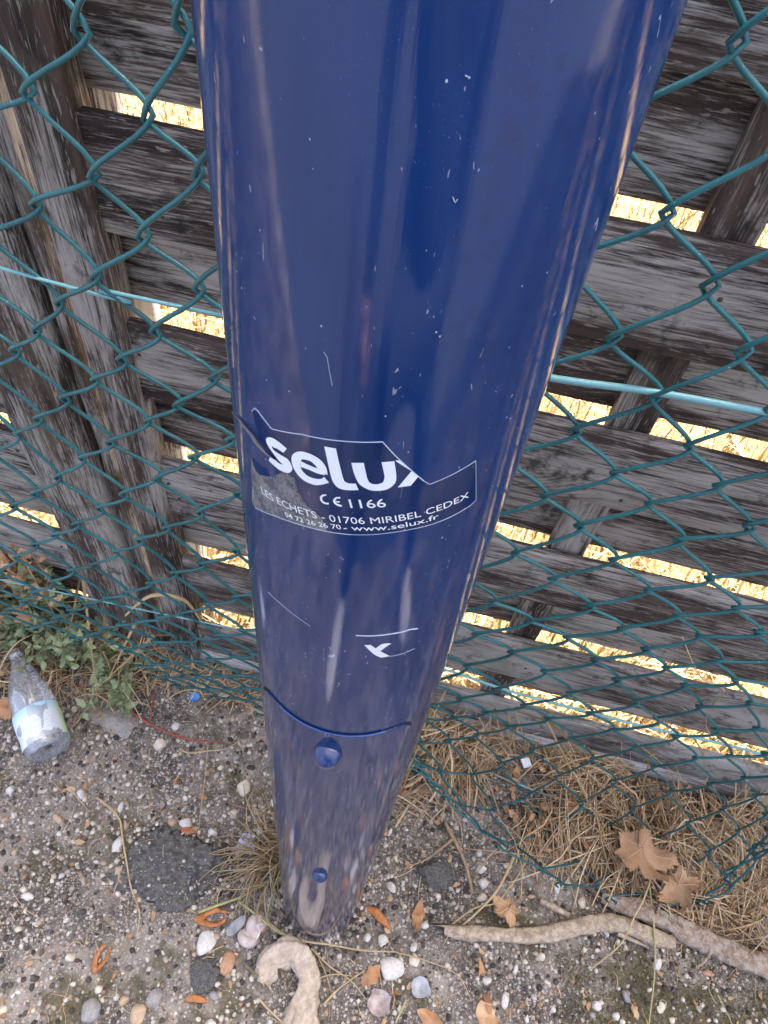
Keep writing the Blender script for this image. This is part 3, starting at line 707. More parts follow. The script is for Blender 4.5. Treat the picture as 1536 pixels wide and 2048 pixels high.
STONES = [
 ('stone', 'large flat white stone in front of the mast foot', 'stone', [(0.1274, 0.1413)], .031, .024, .55, M_WHITE, .2, 3, .2, 5),
 ('stone_shard', 'pale triangular stone shard left of the mast foot', 'stone', [(-0.1829, 0.1375)], .022, .027, .45, M_WHITE, -.5, 4, .35, 7),
 ('stone', 'cream rounded stone standing close to the left edge of the mast', 'stone', [(-0.1828, 0.3889)], .015, .019, .75, M_CREAM, .1, 5, .15, 3),
 ('stone', 'bright white squarish stone right of the mast foot', 'stone', [(0.1069, 0.1795)], .012, .014, .75, M_WHITE, .3, 6, .22, 6),
 ('stone', 'white oval stone below the loose edge of the wire mesh', 'stone', [(0.4448, 0.3991)], .013, .019, .6, M_WHITE, .7, 7, .1, 0),
 ('stone', 'whitish oval stone left of the dark asphalt lump', 'stone', [(-0.3754, 0.2618)], .011, .020, .6, M_WHITE, -.4, 8, .2, 2),
 ('stone', 'round off white stone under the red runner stem', 'stone', [(-0.3593, 0.4451)], .016, .017, .75, M_CREAM, .9, 9, .2, 3),
 ('stone', 'small white triangular stone beside the red runner stem', 'stone', [(-0.3413, 0.4819)], .011, .010, .8, M_WHITE, .4, 10, .3, 5),
 ('stone', 'pale stone half buried under the bottom of the wire mesh left of the mast', 'stone', [(-0.2686, 0.5627)], .015, .013, .7, M_CREAM, .4, 11, .2, 2),
 ('stone', 'white oval stone between the bottle and the green weeds', 'stone', [(-0.5284, 0.5490)], .013, .011, .8, M_WHITE, .4, 12, .1, 0),
 ('stone', 'long cream stone lying against the mast foot above the bark hook', 'stone', [(-0.0234, 0.1460)], .033, .017, .6, M_CREAM, -.45, 13, .25, 4),
 ('stone', 'smooth blue grey pebble at the bottom edge of the picture', 'stone', [(-0.3342, 0.0266)], .021, .022, .75, M_GREY, .2, 14, .08, 0),
 ('stone', 'smooth round tan pebble right of the blue grey pebble', 'stone', [(-0.2608, 0.0325)], .017, .018, .75, M_TAN, .2, 15, .08, 0),
 ('stone', 'smooth grey oval pebble above the round tan pebble', 'stone', [(-0.2428, 0.0547)], .014, .020, .7, M_GREY, -.5, 16, .08, 0),
 ('stone', 'reddish brown egg shaped stone below the pale triangular shard', 'stone', [(-0.1427, 0.1145)], .017, .022, .75, M_BROWN, -.3, 17, .1, 0),
 ('stone', 'small yellow tan stone above the dark asphalt lump', 'stone', [(-0.2944, 0.3112)], .011, .010, .8, M_TAN, .3, 18, .15, 2),
 ('stone', 'white stone behind the orange brick chip', 'stone', [(-0.2696, 0.3139)], .015, .013, .8, M_WHITE, .3, 19, .25, 4),
 ('brick_chip', 'orange brick chip above the dark asphalt lump', 'brick chip', [(-0.2611, 0.3006)], .020, .009, .7, M_BRICK, .05, 20, .3, 6),
 ('asphalt_lump', 'large dark asphalt lump left of the mast', 'asphalt', [(-0.2766, 0.2367)], .086, .064, .19, M_ASPHALT, .15, 21, .42, 3, 5, .46),
 ('asphalt_lump', 'small dark asphalt lump right of the mast under the dry stalks', 'asphalt', [(0.1893, 0.2926)], .034, .027, .5, M_ASPHALT, .2, 22, .42, 3, 5, .36),
 ('asphalt_lump', 'small dark asphalt lump near the bottom left of the bark hook', 'asphalt', [(-0.1727, 0.0949)], .028, .026, .4, M_ASPHALT, .2, 23, .42, 3, 5, .36),
 ('concrete_lump', 'mossy grey concrete lump between the weeds and the red runner stem', 'concrete', [(-0.4582, 0.4819)], .058, .030, .35, M_CONCRETE, -.25, 24, .42, 3, 5, .40),
 ('stone', 'top one of three whitish stones stacked beside the small asphalt lump', 'stone', [(0.2711, 0.3129)], .013, .011, .8, M_WHITE, .2, 25, .25, 4),
 ('stone', 'middle one of three whitish stones stacked beside the small asphalt lump', 'stone', [(0.2745, 0.2888)], .013, .012, .8, M_WHITE, .9, 26, .25, 4),
 ('stone', 'greenish bottom one of three whitish stones beside the small asphalt lump', 'stone', [(0.2734, 0.2662)], .013, .010, .7, M_CREAM, .5, 27, .25, 4),
 ('stone', 'yellowish stone right beside the big flat white stone', 'stone', [(0.1619, 0.1577)], .012, .013, .7, M_CREAM, .5, 28, .3, 5),
 ('stone', 'white stone lying alone on the moss at the bottom right', 'stone', [(0.4682, 0.1323)], .011, .010, .8, M_WHITE, .2, 29, .25, 4),
 ('stone', 'pale oblong stone on the moss right of the upright green straw', 'stone', [(0.5783, 0.1460)], .008, .016, .6, M_CREAM, -.6, 30, .2, 3),
 ('stone', 'white oblong pebble standing on the bare soil below the bleached stick', 'stone', [(0.3167, 0.1217)], .009, .016, .7, M_WHITE, -.25, 31, .12, 2),
 ('stone', 'pair of white stones left edge, upper one beside the bottle base', 'stone', [(-0.5947, 0.3246)], .011, .011, .8, M_WHITE, .2, 32, .2, 3),
 ('stone', 'white angular stone just right of the mast near the dry stalks', 'stone', [(0.1115, 0.2602)], .013, .010, .8, M_WHITE, -.4, 33, .25, 4),
]
for s in STONES:
    stone(*s)
    if 'large dark' not in s[1]: keep(s[3], max(s[4], s[5])*.9)

# snail shells
M_SHELL = speckled('snail_shell', (.62, .55, .50), (.42, .34, .30), .35, 60., .1)
def snail(label, px, r, tilt, rz):
    root = thing('snail_shell', label, 'snail shell', G3(px[0], r*.62), (tilt, .2, rz))
    pts = []; rad = []
    for i in range(60):
        t = i/59; a = t*2.6*2*math.pi; q = r*.62*math.exp(-1.9*(1-t)) ; pts.append((q*math.cos(a), q*math.sin(a), -r*.55*t + r*.35)); rad.append(.08*r + r*.46*math.exp(-2.1*(1-t)))
    mb = MB(); mb.tube(pts, rad, 12); mb.build('whorl', M_SHELL, root)
    e = Vector(pts[-1]); d = (e - Vector(pts[-2])).normalized()
    mb = MB(); mb.tube([e - d*.0003, e + d*.0012], [rad[-1]*.98, rad[-1]*1.08], 16); mb.build('lip', M_LIP, root)
    keep(px, r*1.2)
M_LIP = simple('shell_lip', (.70, .66, .62), .4)
snail('pale snail shell with a bluish opening beside the mast foot', [(-0.1033, 0.1726)], .021, .5, 1.0)
snail('tan snail shell below the bluish one beside the mast foot', [(-0.1187, 0.1552)], .019, .8, 2.6)

def shard(name, label, cat, px, pts, bowl, mat, rz, z=.006, tilt=(0, 0)):
    """a bowl shaped fragment with real thickness"""
    n = len(pts); mb = MB(); rings = []
    for s, th in ((1.0, 0), (.75, 0), (.4, 0), (.05, 0)):
        rings.append([(x*s, y*s, bowl*(s*s)) for x, y in pts])
    mb.quad_grid(rings, True)
    low = [[(x, y, z_-.0012) for x, y, z_ in r] for r in rings]
    mb.quad_grid([low[3], low[2], low[1], low[0], rings[0]], True)
    o = mb.build(name, mat, None, loc=G3(px[0], z), rot=(tilt[0], tilt[1], rz)); tag(o, label, cat); keep(px, max(abs(p[0]) for p in pts)); return o
def blob_outline(r, seed, n=18, k=.22, sy=1.0):
    rr = random.Random(seed); o = rr.uniform(0, 99)
    return [(r*(1+k*mnoise.noise(Vector((math.cos(2*math.pi*i/n)*1.4+o, math.sin(2*math.pi*i/n)*1.4, o))))*math.cos(2*math.pi*i/n), sy*r*(1+k*mnoise.noise(Vector((math.cos(2*math.pi*i/n)*1.4+o, math.sin(2*math.pi*i/n)*1.4, o))))*math.sin(2*math.pi*i/n)) for i in range(n)]
M_MUSSEL = speckled('mussel_inside', (.46, .47, .48), (.26, .27, .30), .25, 80., .1)
M_SHELLBR = speckled('shell_brown', (.50, .45, .42), (.24, .17, .15), .5, 60., .2)
shard('shell_fragment', 'blue grey hollow shell fragment on the soil below the big white stone', 'shell', [(0.1751, 0.1210)], blob_outline(.016, 3), .007, M_MUSSEL, .3, .004)
shard('shell_fragment', 'brown and white hollow shell fragment left of the blue grey one', 'shell', [(0.1116, 0.0922)], blob_outline(.018, 5, k=.35, sy=1.15), .009, M_SHELLBR, .8, .004)
shard('shell_fragment', 'thin bluish shell splinter left of the snail shells', 'shell', [(-0.1411, 0.1669)], blob_outline(.020, 8, k=.2, sy=.42), .004, M_MUSSEL, .9, .008, (.3, .2))
M_PLASTIC = simple('blue_plastic_scrap', (.05, .26, .62), .35)
M_PALEPLASTIC = simple('pale_plastic_scrap', (.52, .56, .78), .3)
shard('plastic_scrap', 'small bright blue plastic scrap caught under the wire mesh', 'litter', [(-0.3183, 0.5428)], blob_outline(.010, 9, n=9, k=.4), .003, M_PLASTIC, .3, .012)
shard('plastic_scrap', 'pale lilac plastic scrap in the dry grass tuft beside the mast', 'litter', [(-0.1517, 0.2916)], blob_outline(.018, 12, n=10, k=.4), .006, M_PALEPLASTIC, .3, .010)
shard('paper_scrap', 'tiny white paper scrap in the thatch below the slats', 'litter', [(0.3473, 0.5069)], [(-.009, -.008), (.008, -.010), (.010, .007), (-.007, .010)], .001, simple('paper', (.75, .77, .82), .7), .5, .03)

# orange husks
M_HUSK = speckled('orange_husk', (.52, .22, .075), (.32, .12, .045), .65, 130., .5)
def husk(label, px, r, rz, loop=True):
    root_pts = []
    if loop:
        for i in range(25):
            a = .35 + (2*math.pi-.7)*i/24; root_pts.append((r*math.cos(a), r*.48*math.sin(a), .003 + .002*math.sin(2*a)))
        mb = MB(); mb.tube(root_pts, [r*(.10 + .20*math.sin(math.pi*i/24)) for i in range(25)], 7, squash=.5)
        mb.tube([(-r*1.0, 0, .003), (-r*1.35, .001, .003), (-r*1.6, 0, .002)], [r*.34, r*.28, r*.08], 7)
    else:
        mb = MB(); mb.tube([(-r, 0, .003), (-r*.4, r*.12, .006), (r*.3, 0, .005), (r, -r*.15, .003)], [r*.10, r*.30, r*.26, r*.06], 8, squash=.55)
    mb.v = [tuple(Vector(v)*(1 + .22*mnoise.noise(Vector(v)*90 + Vector((px[0][0]*50, 0, 0)))) + Vector((0, 0, .003*mnoise.noise(Vector(v)*160)))) for v in mb.v]
    o = mb.build('seed_husk', M_HUSK, None, loc=G3(px[0], .003), rot=(0, 0, rz)); keep(px, r)
    tag(o, label, 'seed husk', 'orange seed husks on the soil')
husk('split orange seed husk left of the snail shells', [(-0.1788, 0.1745)], .021, .25)
husk('open orange husk alone on the dark soil near the left bottom', [(-0.3415, 0.0967)], .016, 1.35)
husk('flat orange husk above the bottom edge of the picture', [(-0.1743, 0.0606)], .018, .1, False)
husk('dark orange pod touching the right side of the mast foot', [(0.0953, 0.2107)], .026, -.45, False)
husk('tiny orange pod right of the concrete lump', [(-0.3061, 0.3826)], .010, 1.3, False)
husk('orange pod under the loose mesh corner right of the brown leaves', [(0.6599, 0.3142)], .020, -.4, False)

# leaves
def leaf_material(name, a, b, vein):
    t = NT(name); o = t.obj(); n = t.noise(o, 42., 6, .7)
    col = t.mix(t.ramp(n, [(.36, 0.0), (.64, 1.0)]), a, b)
    col = t.mix(t.math('MULTIPLY', t.ramp(t.noise(o, 22., 4, .6), [(.50, 0.0), (.66, 1.0)]), .6), col, vein)
    col = t.mix(t.ramp(t.noise(o, 160., 3, .6), [(.64, 0.0), (.72, .8)]), col, vein)
    t.bump(n, .5, .002)
    return t.P(Base_Color=col, Roughness=.7, Specular_IOR_Level=.25)
M_LEAF = leaf_material('brown_leaf', (.40, .235, .135), (.50, .32, .19), (.19, .10, .055))
M_LEAF2 = leaf_material('tan_leaf', (.58, .40, .24), (.46, .28, .15), (.28, .16, .08))
M_ORANGE = leaf_material('orange_leaf', (.40, .19, .09), (.46, .28, .15), (.20, .09, .045))
M_VEIN = simple('leaf_vein', (.55, .38, .22), .7)
def maple_outline(r, seed):
    rr = random.Random(seed); pts = []
    lobes = [(-2.35, .62), (-1.15, .92), (0, 1.0), (1.15, .92), (2.35, .62)]
    for i, (a, L) in enumerate(lobes):
        for da, q in ((-.46, .66), (-.36, .82), (-.30, .74), (-.18, .90), (-.13, .83), (0, 1.0), (.13, .83), (.18, .92), (.30, .74), (.36, .82), (.46, .66)):
            k = L*q*rr.uniform(.94, 1.06); pts.append((r*k*math.sin(a+da*(.9 if L > .6 else 1.1)), r*k*math.cos(a+da)))
        if i < 4: m = (a + lobes[i+1][0])/2; pts.append((r*.50*math.sin(m), r*.50*math.cos(m)))
    return pts
def leaf_mesh(pts, seed, curl, crumple):
    rr = random.Random(seed); o = Vector((rr.uniform(0, 50), rr.uniform(0, 50), 0)); mb = MB(); rings = []
    R_ = max(math.hypot(*p) for p in pts)
    for s in (1.0, .82, .62, .42, .22, .03):
        ring = []
        for x, y in pts:
            X, Y = x*s, y*s; d = math.hypot(X, Y)/R_
            z = crumple*R_*mnoise.noise(Vector((X/R_*1.7, Y/R_*1.7, 0)) + o) + curl*R_*d*d*(.6 + .8*mnoise.noise(Vector((math.atan2(Y, X), 3, 0)) + o)) - abs(X)*.10
            ring.append((X, Y, z))
        rings.append(ring)
    mb.quad_grid(rings, True)
    low = [[(x, y, z-.0005) for x, y, z in r] for r in rings]
    mb.quad_grid(low[::-1] + [rings[0]], True)
    return mb
def maple(name, label, px, r, rz, tilt, mat, seed, z, curl=.15, crumple=.28):
    root = thing(name, label, 'leaf', G3(px[0], z), (tilt[0], tilt[1], rz))
    ol = maple_outline(r, seed); bl = leaf_mesh(ol, seed, curl, crumple).build('blade', mat, root)
    mv = [v.co for v in bl.data.vertices]; n_ = len(ol); mb = MB()
    for j in (5, 17, 29, 41, 53):
        j = min(j, n_-1); mb.tube([mv[k*n_ + j] + Vector((0, 0, .0006)) for k in (5, 4, 3, 2, 1, 0)], [.0011, .001, .0009, .0007, .0005, .0003], 5, caps=False)
    mb.build('veins', M_VEIN, bl)
    mb = MB(); mb.tube(smooth_path([(0, -.02*r, 0), (.05*r, -.5*r, .1*r), (.02*r, -1.0*r, .02*r)], 4), [.0014]*9, 5); mb.build('stalk', M_TWIG, root)
    keep(px, r*.6)
maple('maple_leaf', 'large brown lobed leaf lying over the corner of the wire mesh', [(0.5438, 0.3692)], .074, 3.3, (.3, -.25), M_LEAF, 2, .070, .3, .42)
maple('maple_leaf', 'smaller pale brown leaf hanging over the thick lichen branch', [(0.6079, 0.3218)], .050, 3.6, (.55, .55), M_LEAF2, 5, .058, .35, .6)
maple('maple_leaf', 'crumpled golden brown leaf above the bleached stick', [(0.3146, 0.2506)], .035, 2.2, (.2, .3), M_LEAF2, 8, .022, .45, .6)
def small_leaf(name, label, px, L, w, rz, mat, seed, curl=.35, z=.006, group=None, tilt=(0, 0)):
    L *= .82; w *= .85
    pts = [(w*math.sin(math.pi*(i/9))**.8*(1 if i < 10 else 1), L*(i/9-.5)) for i in range(10)] + [(-w*math.sin(math.pi*(i/9))**.8, L*(i/9-.5)) for i in range(8, 0, -1)]
    q_ = random.Random(seed); pts = [(x*q_.uniform(.72, 1.15), y*q_.uniform(.94, 1.05)) for x, y in pts]
    o = leaf_mesh(pts, seed, curl, .42).build(name, mat, None, loc=G3(px[0], z), rot=(tilt[0], tilt[1], rz))
    return tag(o, label, 'leaf', group)
small_leaf('rolled_leaf', 'rolled rusty orange leaf piece right of the mast foot', [(0.1630, 0.2220)], .064, .013, -.1, M_ORANGE, 31, .9)
small_leaf('leaf_scrap', 'orange triangular leaf scrap left of the big flat white stone', [(0.0926, 0.1258)], .052, .015, -.7, M_ORANGE, 32, .2)
small_leaf('leaf_scrap', 'long thin orange leaf strip near the bottom edge', [(0.2807, 0.1343)], .110, .008, .25, M_ORANGE, 33, .5)
small_leaf('leaf_scrap', 'yellow brown leaf scrap cut by the bottom edge', [(0.2851, 0.0944)], .060, .020, .5, M_LEAF2, 34, .4)
small_leaf('leaf_scrap', 'reddish leaf scrap at the bottom edge left of the yellow brown one', [(0.1932, 0.0811)], .060, .014, 1.2, M_ORANGE, 35, .3)
small_leaf('leaf_scrap', 'orange brown dead leaf at the left edge beside the bottle', [(-0.6576, 0.4628)], .080, .026, 1.3, M_ORANGE, 36, .3, .012)
for i in range(34):
    x = rng.uniform(.18, .98); y = rng.uniform(.47-.22*x, .585-.11*x)
    small_leaf('dry_leaf', 'small dry brown leaf lying in the straw thatch along the fence', [(x, y)], rng.uniform(.018, .038), rng.uniform(.006, .012), rng.uniform(0, 6.3), rng.choice([M_LEAF, M_LEAF2, M_LEAF2, M_ORANGE]), 100+i, rng.uniform(.2, .7), rng.uniform(.012, .035), 'small dry leaves in the thatch', (rng.uniform(-.5, .5), rng.uniform(-.5, .5)))

# sticks
def bark_material(name, a, b, lich, amt):
    t = NT(name); o = t.obj(); n = t.noise(t.scaled(o, (40, 40, 40)), 1.0, 6, .7); m = t.noise(o, 95., 5, .75)
    col = t.mix(t.ramp(n, [(.35, 0.0), (.65, 1.0)]), a, b)
    col = t.mix(t.math('MULTIPLY', t.ramp(m, [(.46, 0.0), (.56, 1.0)]), amt), col, lich)
    t.bump(t.math('ADD', n, m), .9, .004)
    return t.P(Base_Color=col, Roughness=.88, Specular_IOR_Level=.2)
M_LICHEN = bark_material('lichened_bark', (.16, .11, .075), (.36, .265, .185), (.48, .45, .385), .55)
M_BLEACH = bark_material('bleached_wood', (.40, .32, .22), (.60, .51, .37), (.25, .18, .14), .7)
M_BARKHOOK = bark_material('pale_root', (.64, .56, .44), (.48, .37, .26), (.36, .29, .235), .55)
def stick(name, label, pts, rads, mat, z, twigs=(), squash=1.0, lump=.12, n=12, groove=.22):
    root = thing(name, label, 'stick', (0, 0, 0))
    P = smooth_path([(x, y, hgt(x, y) + (zz if not isinstance(z, float) else z)) for (x, y), zz in zip(pts, z if not isinstance(z, float) else [0]*len(pts))], 14)
    m = len(P); rr = np.interp(np.linspace(0, 1, m), np.linspace(0, 1, len(rads)), rads)
    mb = MB(); mb.tube(P, rr, n, squash=squash)
    for i, v in enumerate(mb.v):
        v = Vector(v); ang = 2*math.pi*(i % n)/n; gr = mnoise.noise(Vector((math.cos(ang)*2.2, math.sin(ang)*2.2, (i//n)*.05)))*groove; q = gr + mnoise.noise(v*34)*lump*.8 + mnoise.noise(v*95)*lump*.6 + mnoise.noise(v*260)*lump*.35
        c = P[min(i//n, m-1)]; mb.v[i] = tuple(v + (v - c)*q)
    mb.build('wood', mat, root)
    for tp, tr in twigs:
        mb = MB(); mb.tube(smooth_path([(x, y, hgt(x, y)+zz) for x, y, zz in tp], 5), list(np.linspace(tr, tr*.4, 5*(len(tp)-1)+1)), 7); mb.build('side_twig', mat, root)
    for p in pts: LOOSE.append((p[0], p[1], max(rads)))
    return root
def withz(L, z): return [(p[0], p[1], z) for p in L]
stick('bleached_stick', 'smooth bleached stick with a bend lying right of the mast', [(0.2068, 0.2066), (0.2414, 0.2074), (0.2916, 0.2095), (0.3638, 0.2182), (0.4185, 0.2344), (0.4743, 0.2524), (0.5293, 0.2527), (0.5646, 0.2436), (0.6072, 0.2386)], [.008, .0115, .0120, .0125, .0135, .0145, .0135, 0.0145, .0095], M_BLEACH, .015, [(withz([(0.5105, 0.2411), (0.5328, 0.2349), (0.5627, 0.2268)], .012), .005)], n=18, lump=.2, groove=.3)
stick('lichen_branch', 'thick grey lichen covered branch lying under the bleached stick end at the right', [(0.4828, 0.2944), (0.5176, 0.2887), (0.5616, 0.2787), (0.6221, 0.2618), (0.6921, 0.2406), (0.7742, 0.2215), (0.8431, 0.2049)], [.009, .0145, .018, .0185, .018, .019, .017], M_LICHEN, [.014]*7, [(withz([(0.5746, 0.2750), (0.5892, 0.3047), (0.6081, 0.3235)], .03), .003), (withz([(0.6772, 0.2462), (0.6547, 0.2172), (0.6402, 0.2081)], .018), .0035)], squash=.85, lump=.26, n=26)
stick('bark_hook', 'pale hook shaped piece of bark curving in front of the mast foot', [(-0.0781, 0.0953), (-0.0765, 0.1098), (-0.0729, 0.1235), (-0.0595, 0.1343), (-0.0374, 0.1407), (-0.0196, 0.1310), (-0.0085, 0.1116), (-0.0074, 0.0880), (-0.0094, 0.0647), (-0.0080, 0.0329)], [.012, .017, .018, .019, .021, .020, .018, .019, .023, .028], M_BARKHOOK, [.008, .012, .016, .020, .022, .020, .016, .012, .010, .008], squash=.5, lump=.20, n=26, groove=.55)
stick('stick_piece', 'short pale split stick piece above the bleached stick', [(0.3754, 0.2736), (0.3985, 0.2664), (0.4248, 0.2567)], [.0055, .006, .0045], M_BLEACH, .010)
stick('dry_stalk', 'pale swollen dry stalk standing in the thatch under the mesh at the right', [(0.6919, 0.4117), (0.6919, 0.3726), (0.6936, 0.3392), (0.6956, 0.3093)], [.004, .008, .0075, .005], M_BLEACH, [.03, .03, .025, .015])
stick('dry_stalk', 'thin brown branched stalk below the thatch right of the small asphalt lump', [(0.1983, 0.3773), (0.2157, 0.3535), (0.2360, 0.3205), (0.2493, 0.2870), (0.2537, 0.2675)], [.003, .0035, .003, .0028, .002], M_TWIG, .012, [(withz([(0.2157, 0.3535), (0.1938, 0.3332), (0.1679, 0.3111), (0.1246, 0.2886)], .012), .0026)])
stick('red_runner', 'thin red runner stem across the soil left of the mast', [(-0.5621, 0.5337), (-0.5202, 0.5276), (-0.4816, 0.5189), (-0.4293, 0.4957), (-0.3900, 0.4793), (-0.3338, 0.4639), (-0.2800, 0.4612), (-0.2390, 0.4655)], [.0014, .002, .0022, .0024, .0022, .002, .0017, .001], M_REDSTEM, .007, [(withz([(-0.3872, 0.4798), (-0.3940, 0.5034), (-0.3977, 0.5302), (-0.4011, 0.5565)], .010), .0017)], n=7)

STRAWS = [
 ('long bent straw curving left of the dark asphalt lump', [(-0.4388, 0.3332), (-0.4084, 0.3182), (-0.3848, 0.3009), (-0.3688, 0.2710), (-0.3462, 0.2295), (-0.3316, 0.2025), (-0.3163, 0.1831), (-0.3020, 0.1611), (-0.2982, 0.1325)], .0022, 0, .006),
 ('short straw on the moss below the bottle', [(-0.5018, 0.3473), (-0.4777, 0.3311), (-0.4477, 0.3108)], .0016, 0, .006),
 ('fine upright straw between the red runner and the orange brick chip', [(-0.2678, 0.4562), (-0.2560, 0.3928), (-0.2496, 0.3465), (-0.2430, 0.3040)], .0010, 0, .012),
 ('broad pale straw pointing up at the mast from the split orange husk', [(-0.2071, 0.1782), (-0.1752, 0.1929), (-0.1399, 0.2106), (-0.1041, 0.2365)], .0028, 1, .014),
 ('pale straw running from the snail shells to the mast foot', [(-0.1429, 0.2018), (-0.1040, 0.1829), (-0.0678, 0.1655), (-0.0292, 0.1589)], .0022, 1, .020),
 ('long curved straw passing in front of the mast foot', [(-0.1134, 0.1936), (-0.0664, 0.1671), (-0.0223, 0.1584), (0.0198, 0.1588), (0.0723, 0.1584), (0.1307, 0.1645)], .0024, 0, .018),
 ('long fine straw trailing right from the big flat white stone', [(0.1307, 0.1645), (0.1787, 0.1585), (0.2334, 0.1457), (0.2599, 0.1126)], .0013, 0, .008),
 ('thin greenish straw standing beside the left edge of the mast foot', [(-0.0850, 0.2630), (-0.0901, 0.2212), (-0.0934, 0.1813)], .0018, 1, .018),
 ('straw needle crossing the bark hook tip', [(-0.0109, 0.1512), (0.0247, 0.1296), (0.0601, 0.1155), (0.0921, 0.0918)], .0016, 0, .012),
 ('straight straw needle pointing up right below the mast foot', [(0.0220, 0.0784), (0.0454, 0.1041), (0.0809, 0.1319)], .0019, 0, .010),
 ('fine straw needle fallen over the others below the mast foot', [(0.0018, 0.1095), (0.0305, 0.1200), (0.0632, 0.1220)], .0013, 0, .011),
 ('orange tinted straw needle under the others below the mast foot', [(-0.0018, 0.1474), (0.0199, 0.1186), (0.0319, 0.0963)], .0012, 0, .008),
 ('long leaning straw crossing above the left end of the bleached stick', [(0.3286, 0.3419), (0.3123, 0.3078), (0.2920, 0.2727), (0.2619, 0.2389), (0.2243, 0.2037)], .0030, 0, .026),
 ('second straw crossing the leaning one above the bleached stick', [(0.2193, 0.2150), (0.2573, 0.2445), (0.2968, 0.2591), (0.3233, 0.2930)], .0018, 0, .020),
 ('long thin straw lying across the brown leaf, the branch and the stick', [(0.5982, 0.4217), (0.5771, 0.3567), (0.5503, 0.2995), (0.5268, 0.2632), (0.5027, 0.2220), (0.4701, 0.1936), (0.4502, 0.1774)], .0020, 0, .052),
 ('green upright straw on the moss below the stick end', [(0.5732, 0.3394), (0.5697, 0.2861), (0.5668, 0.2318), (0.5597, 0.1799), (0.5468, 0.1132)], .0021, 1, .030),
 ('straw leaning on the bottle from the weeds', [(-0.6891, 0.5100), (-0.6650, 0.5464), (-0.6408, 0.5806), (-0.6123, 0.6175)], .0022, 0, .105),
 ('upright straw at the left edge among the weeds', [(-0.7406, 0.6017), (-0.7158, 0.5547), (-0.6896, 0.5024)], .0022, 0, .04),
 ('pale straw from the red runner down to the bottle label', [(-0.5128, 0.5266), (-0.5177, 0.4921), (-0.5235, 0.4666), (-0.5330, 0.4510)], .0026, 0, .008),
 ('curled pale straw bundle beside the concrete lump', [(-0.4630, 0.5520), (-0.4647, 0.5279), (-0.4517, 0.5026), (-0.4297, 0.4854)], .0030, 0, .016),
 ('hooked pale straw left of the mast', [(-0.3201, 0.4413), (-0.2981, 0.4359), (-0.2617, 0.4444), (-0.2301, 0.4541), (-0.2108, 0.4748)], .0022, 0, .008),
 ('dry brown root hair hanging from the mast foot', [(-0.0931, 0.2427), (-0.1157, 0.2333), (-0.1291, 0.2159), (-0.1435, 0.1972)], .0012, 0, .010),
 ('short straw at the bottom left corner of the bark hook', [(-0.0804, 0.0736), (-0.0598, 0.0604), (-0.0327, 0.0457)], .0020, 0, .008),
 ('straight short straw at the bottom edge beside the shell fragments', [(0.1539, 0.1014), (0.1459, 0.0838), (0.1394, 0.0693)], .0022, 1, .008),
 ('thin straw leaning right at the bottom right on the moss', [(0.6747, 0.1732), (0.6829, 0.1534), (0.6926, 0.1343)], .0012, 1, .008),
 ('pale curved straw loop in the thatch right of the brown leaves', [(0.6590, 0.2861), (0.6827, 0.2775), (0.7110, 0.2750), (0.7218, 0.2842)], .0024, 0, .008),
 ('long pale grass stalk leaning on the mesh at the far right', [(0.8443, 0.5562), (0.8092, 0.5118), (0.7706, 0.4946)], .0026, 0, .05),
]
for lab, pts, r, gm, z in STRAWS:
    m = len(pts); mb = MB()
    P = smooth_path([(x, y, hgt(x, y) + z*(.55 + .45*math.sin(math.pi*i/(m-1)))) for i, (x, y) in enumerate(pts)], 6)
    mb.tube(P, [r*(1 - .55*i/len(P)) for i in range(len(P))], 6, squash=.6)
    tag(mb.build('straw', M_STRAWG if gm else M_STRAW), lab, 'straw')

def straw_mass(name, label, mat, gen, count, seed):
    r = random.Random(seed); mb = MB()
    for i in range(count):
        x, y, z, a, L, rad, arch = gen(r)
        bend = r.gauss(0, .5); pts = []
        for k in range(5):
            t = k/4 - .5; aa = a + bend*t
            pts.append((x + math.cos(aa)*L*t, y + math.sin(aa)*L*t, z + hgt(x, y) + arch*(1-4*t*t) + (r.gauss(0, .0025))))
        mb.tube(pts, [rad, rad, rad*.9, rad*.75, rad*.4], 3, caps=False)
    return tag(mb.build(name, mat), label, 'dry grass', kind='stuff')
def g_thatch(r):
    while True:
        x = r.uniform(.10, 1.15); y = r.uniform(.20, .60)
        d = y - (.455 - .22*x); back_ = .585 - .11*x - y
        if back_ < 0: continue
        if d < -.05 or (d < .05 and r.random() > (d+.05)/.10): continue
        if r.random() > + .50 + 1.7*mnoise.noise(Vector((x*8, y*8, 6.6))): continue
        break
    a = 5*mnoise.noise(Vector((x*5, y*5, 2.2))) + r.gauss(0, .75); L = r.uniform(.015, .07) if r.random() < .68 else r.uniform(.07, .20)
    return x, y, r.uniform(.002, .045)*min(1, .25 + max(d, 0)*7)*(.5 + .9*abs(mnoise.noise(Vector((x*9, y*9, 1))))*2), a, L, r.uniform(.0006, .0017)*(1.9 if r.random() < .10 else 1), r.uniform(-.006, .030)*(L/.1)
straw_mass('straw_thatch', 'tangle of dry tan grass under the loose wire mesh right of the mast', M_THATCH, g_thatch, 3600, 3)
def g_litter(r):
    x = r.uniform(-.85, 1.0); y = r.uniform(-.05, .55 - .11*x)
    return x, y, r.uniform(.001, .007), r.uniform(0, 6.3), r.uniform(.012, .055), r.uniform(.0004, .0010), r.uniform(0, .003)
straw_mass('straw_litter', 'fine straw bits and stalk ends strewn over the soil', M_THATCH, g_litter, 620, 4)
def g_weedlitter(r):
    x = r.uniform(-1.05, -.42); y = r.uniform(.50, .66 - .11*x)
    return x, y, r.uniform(.003, .05), r.uniform(0, 6.3), r.uniform(.04, .14), r.uniform(.0006, .0015), r.uniform(0, .03)
straw_mass('weed_straw', 'dry stems tangled among the weeds at the fence post', M_THATCH, g_weedlitter, 800, 9)
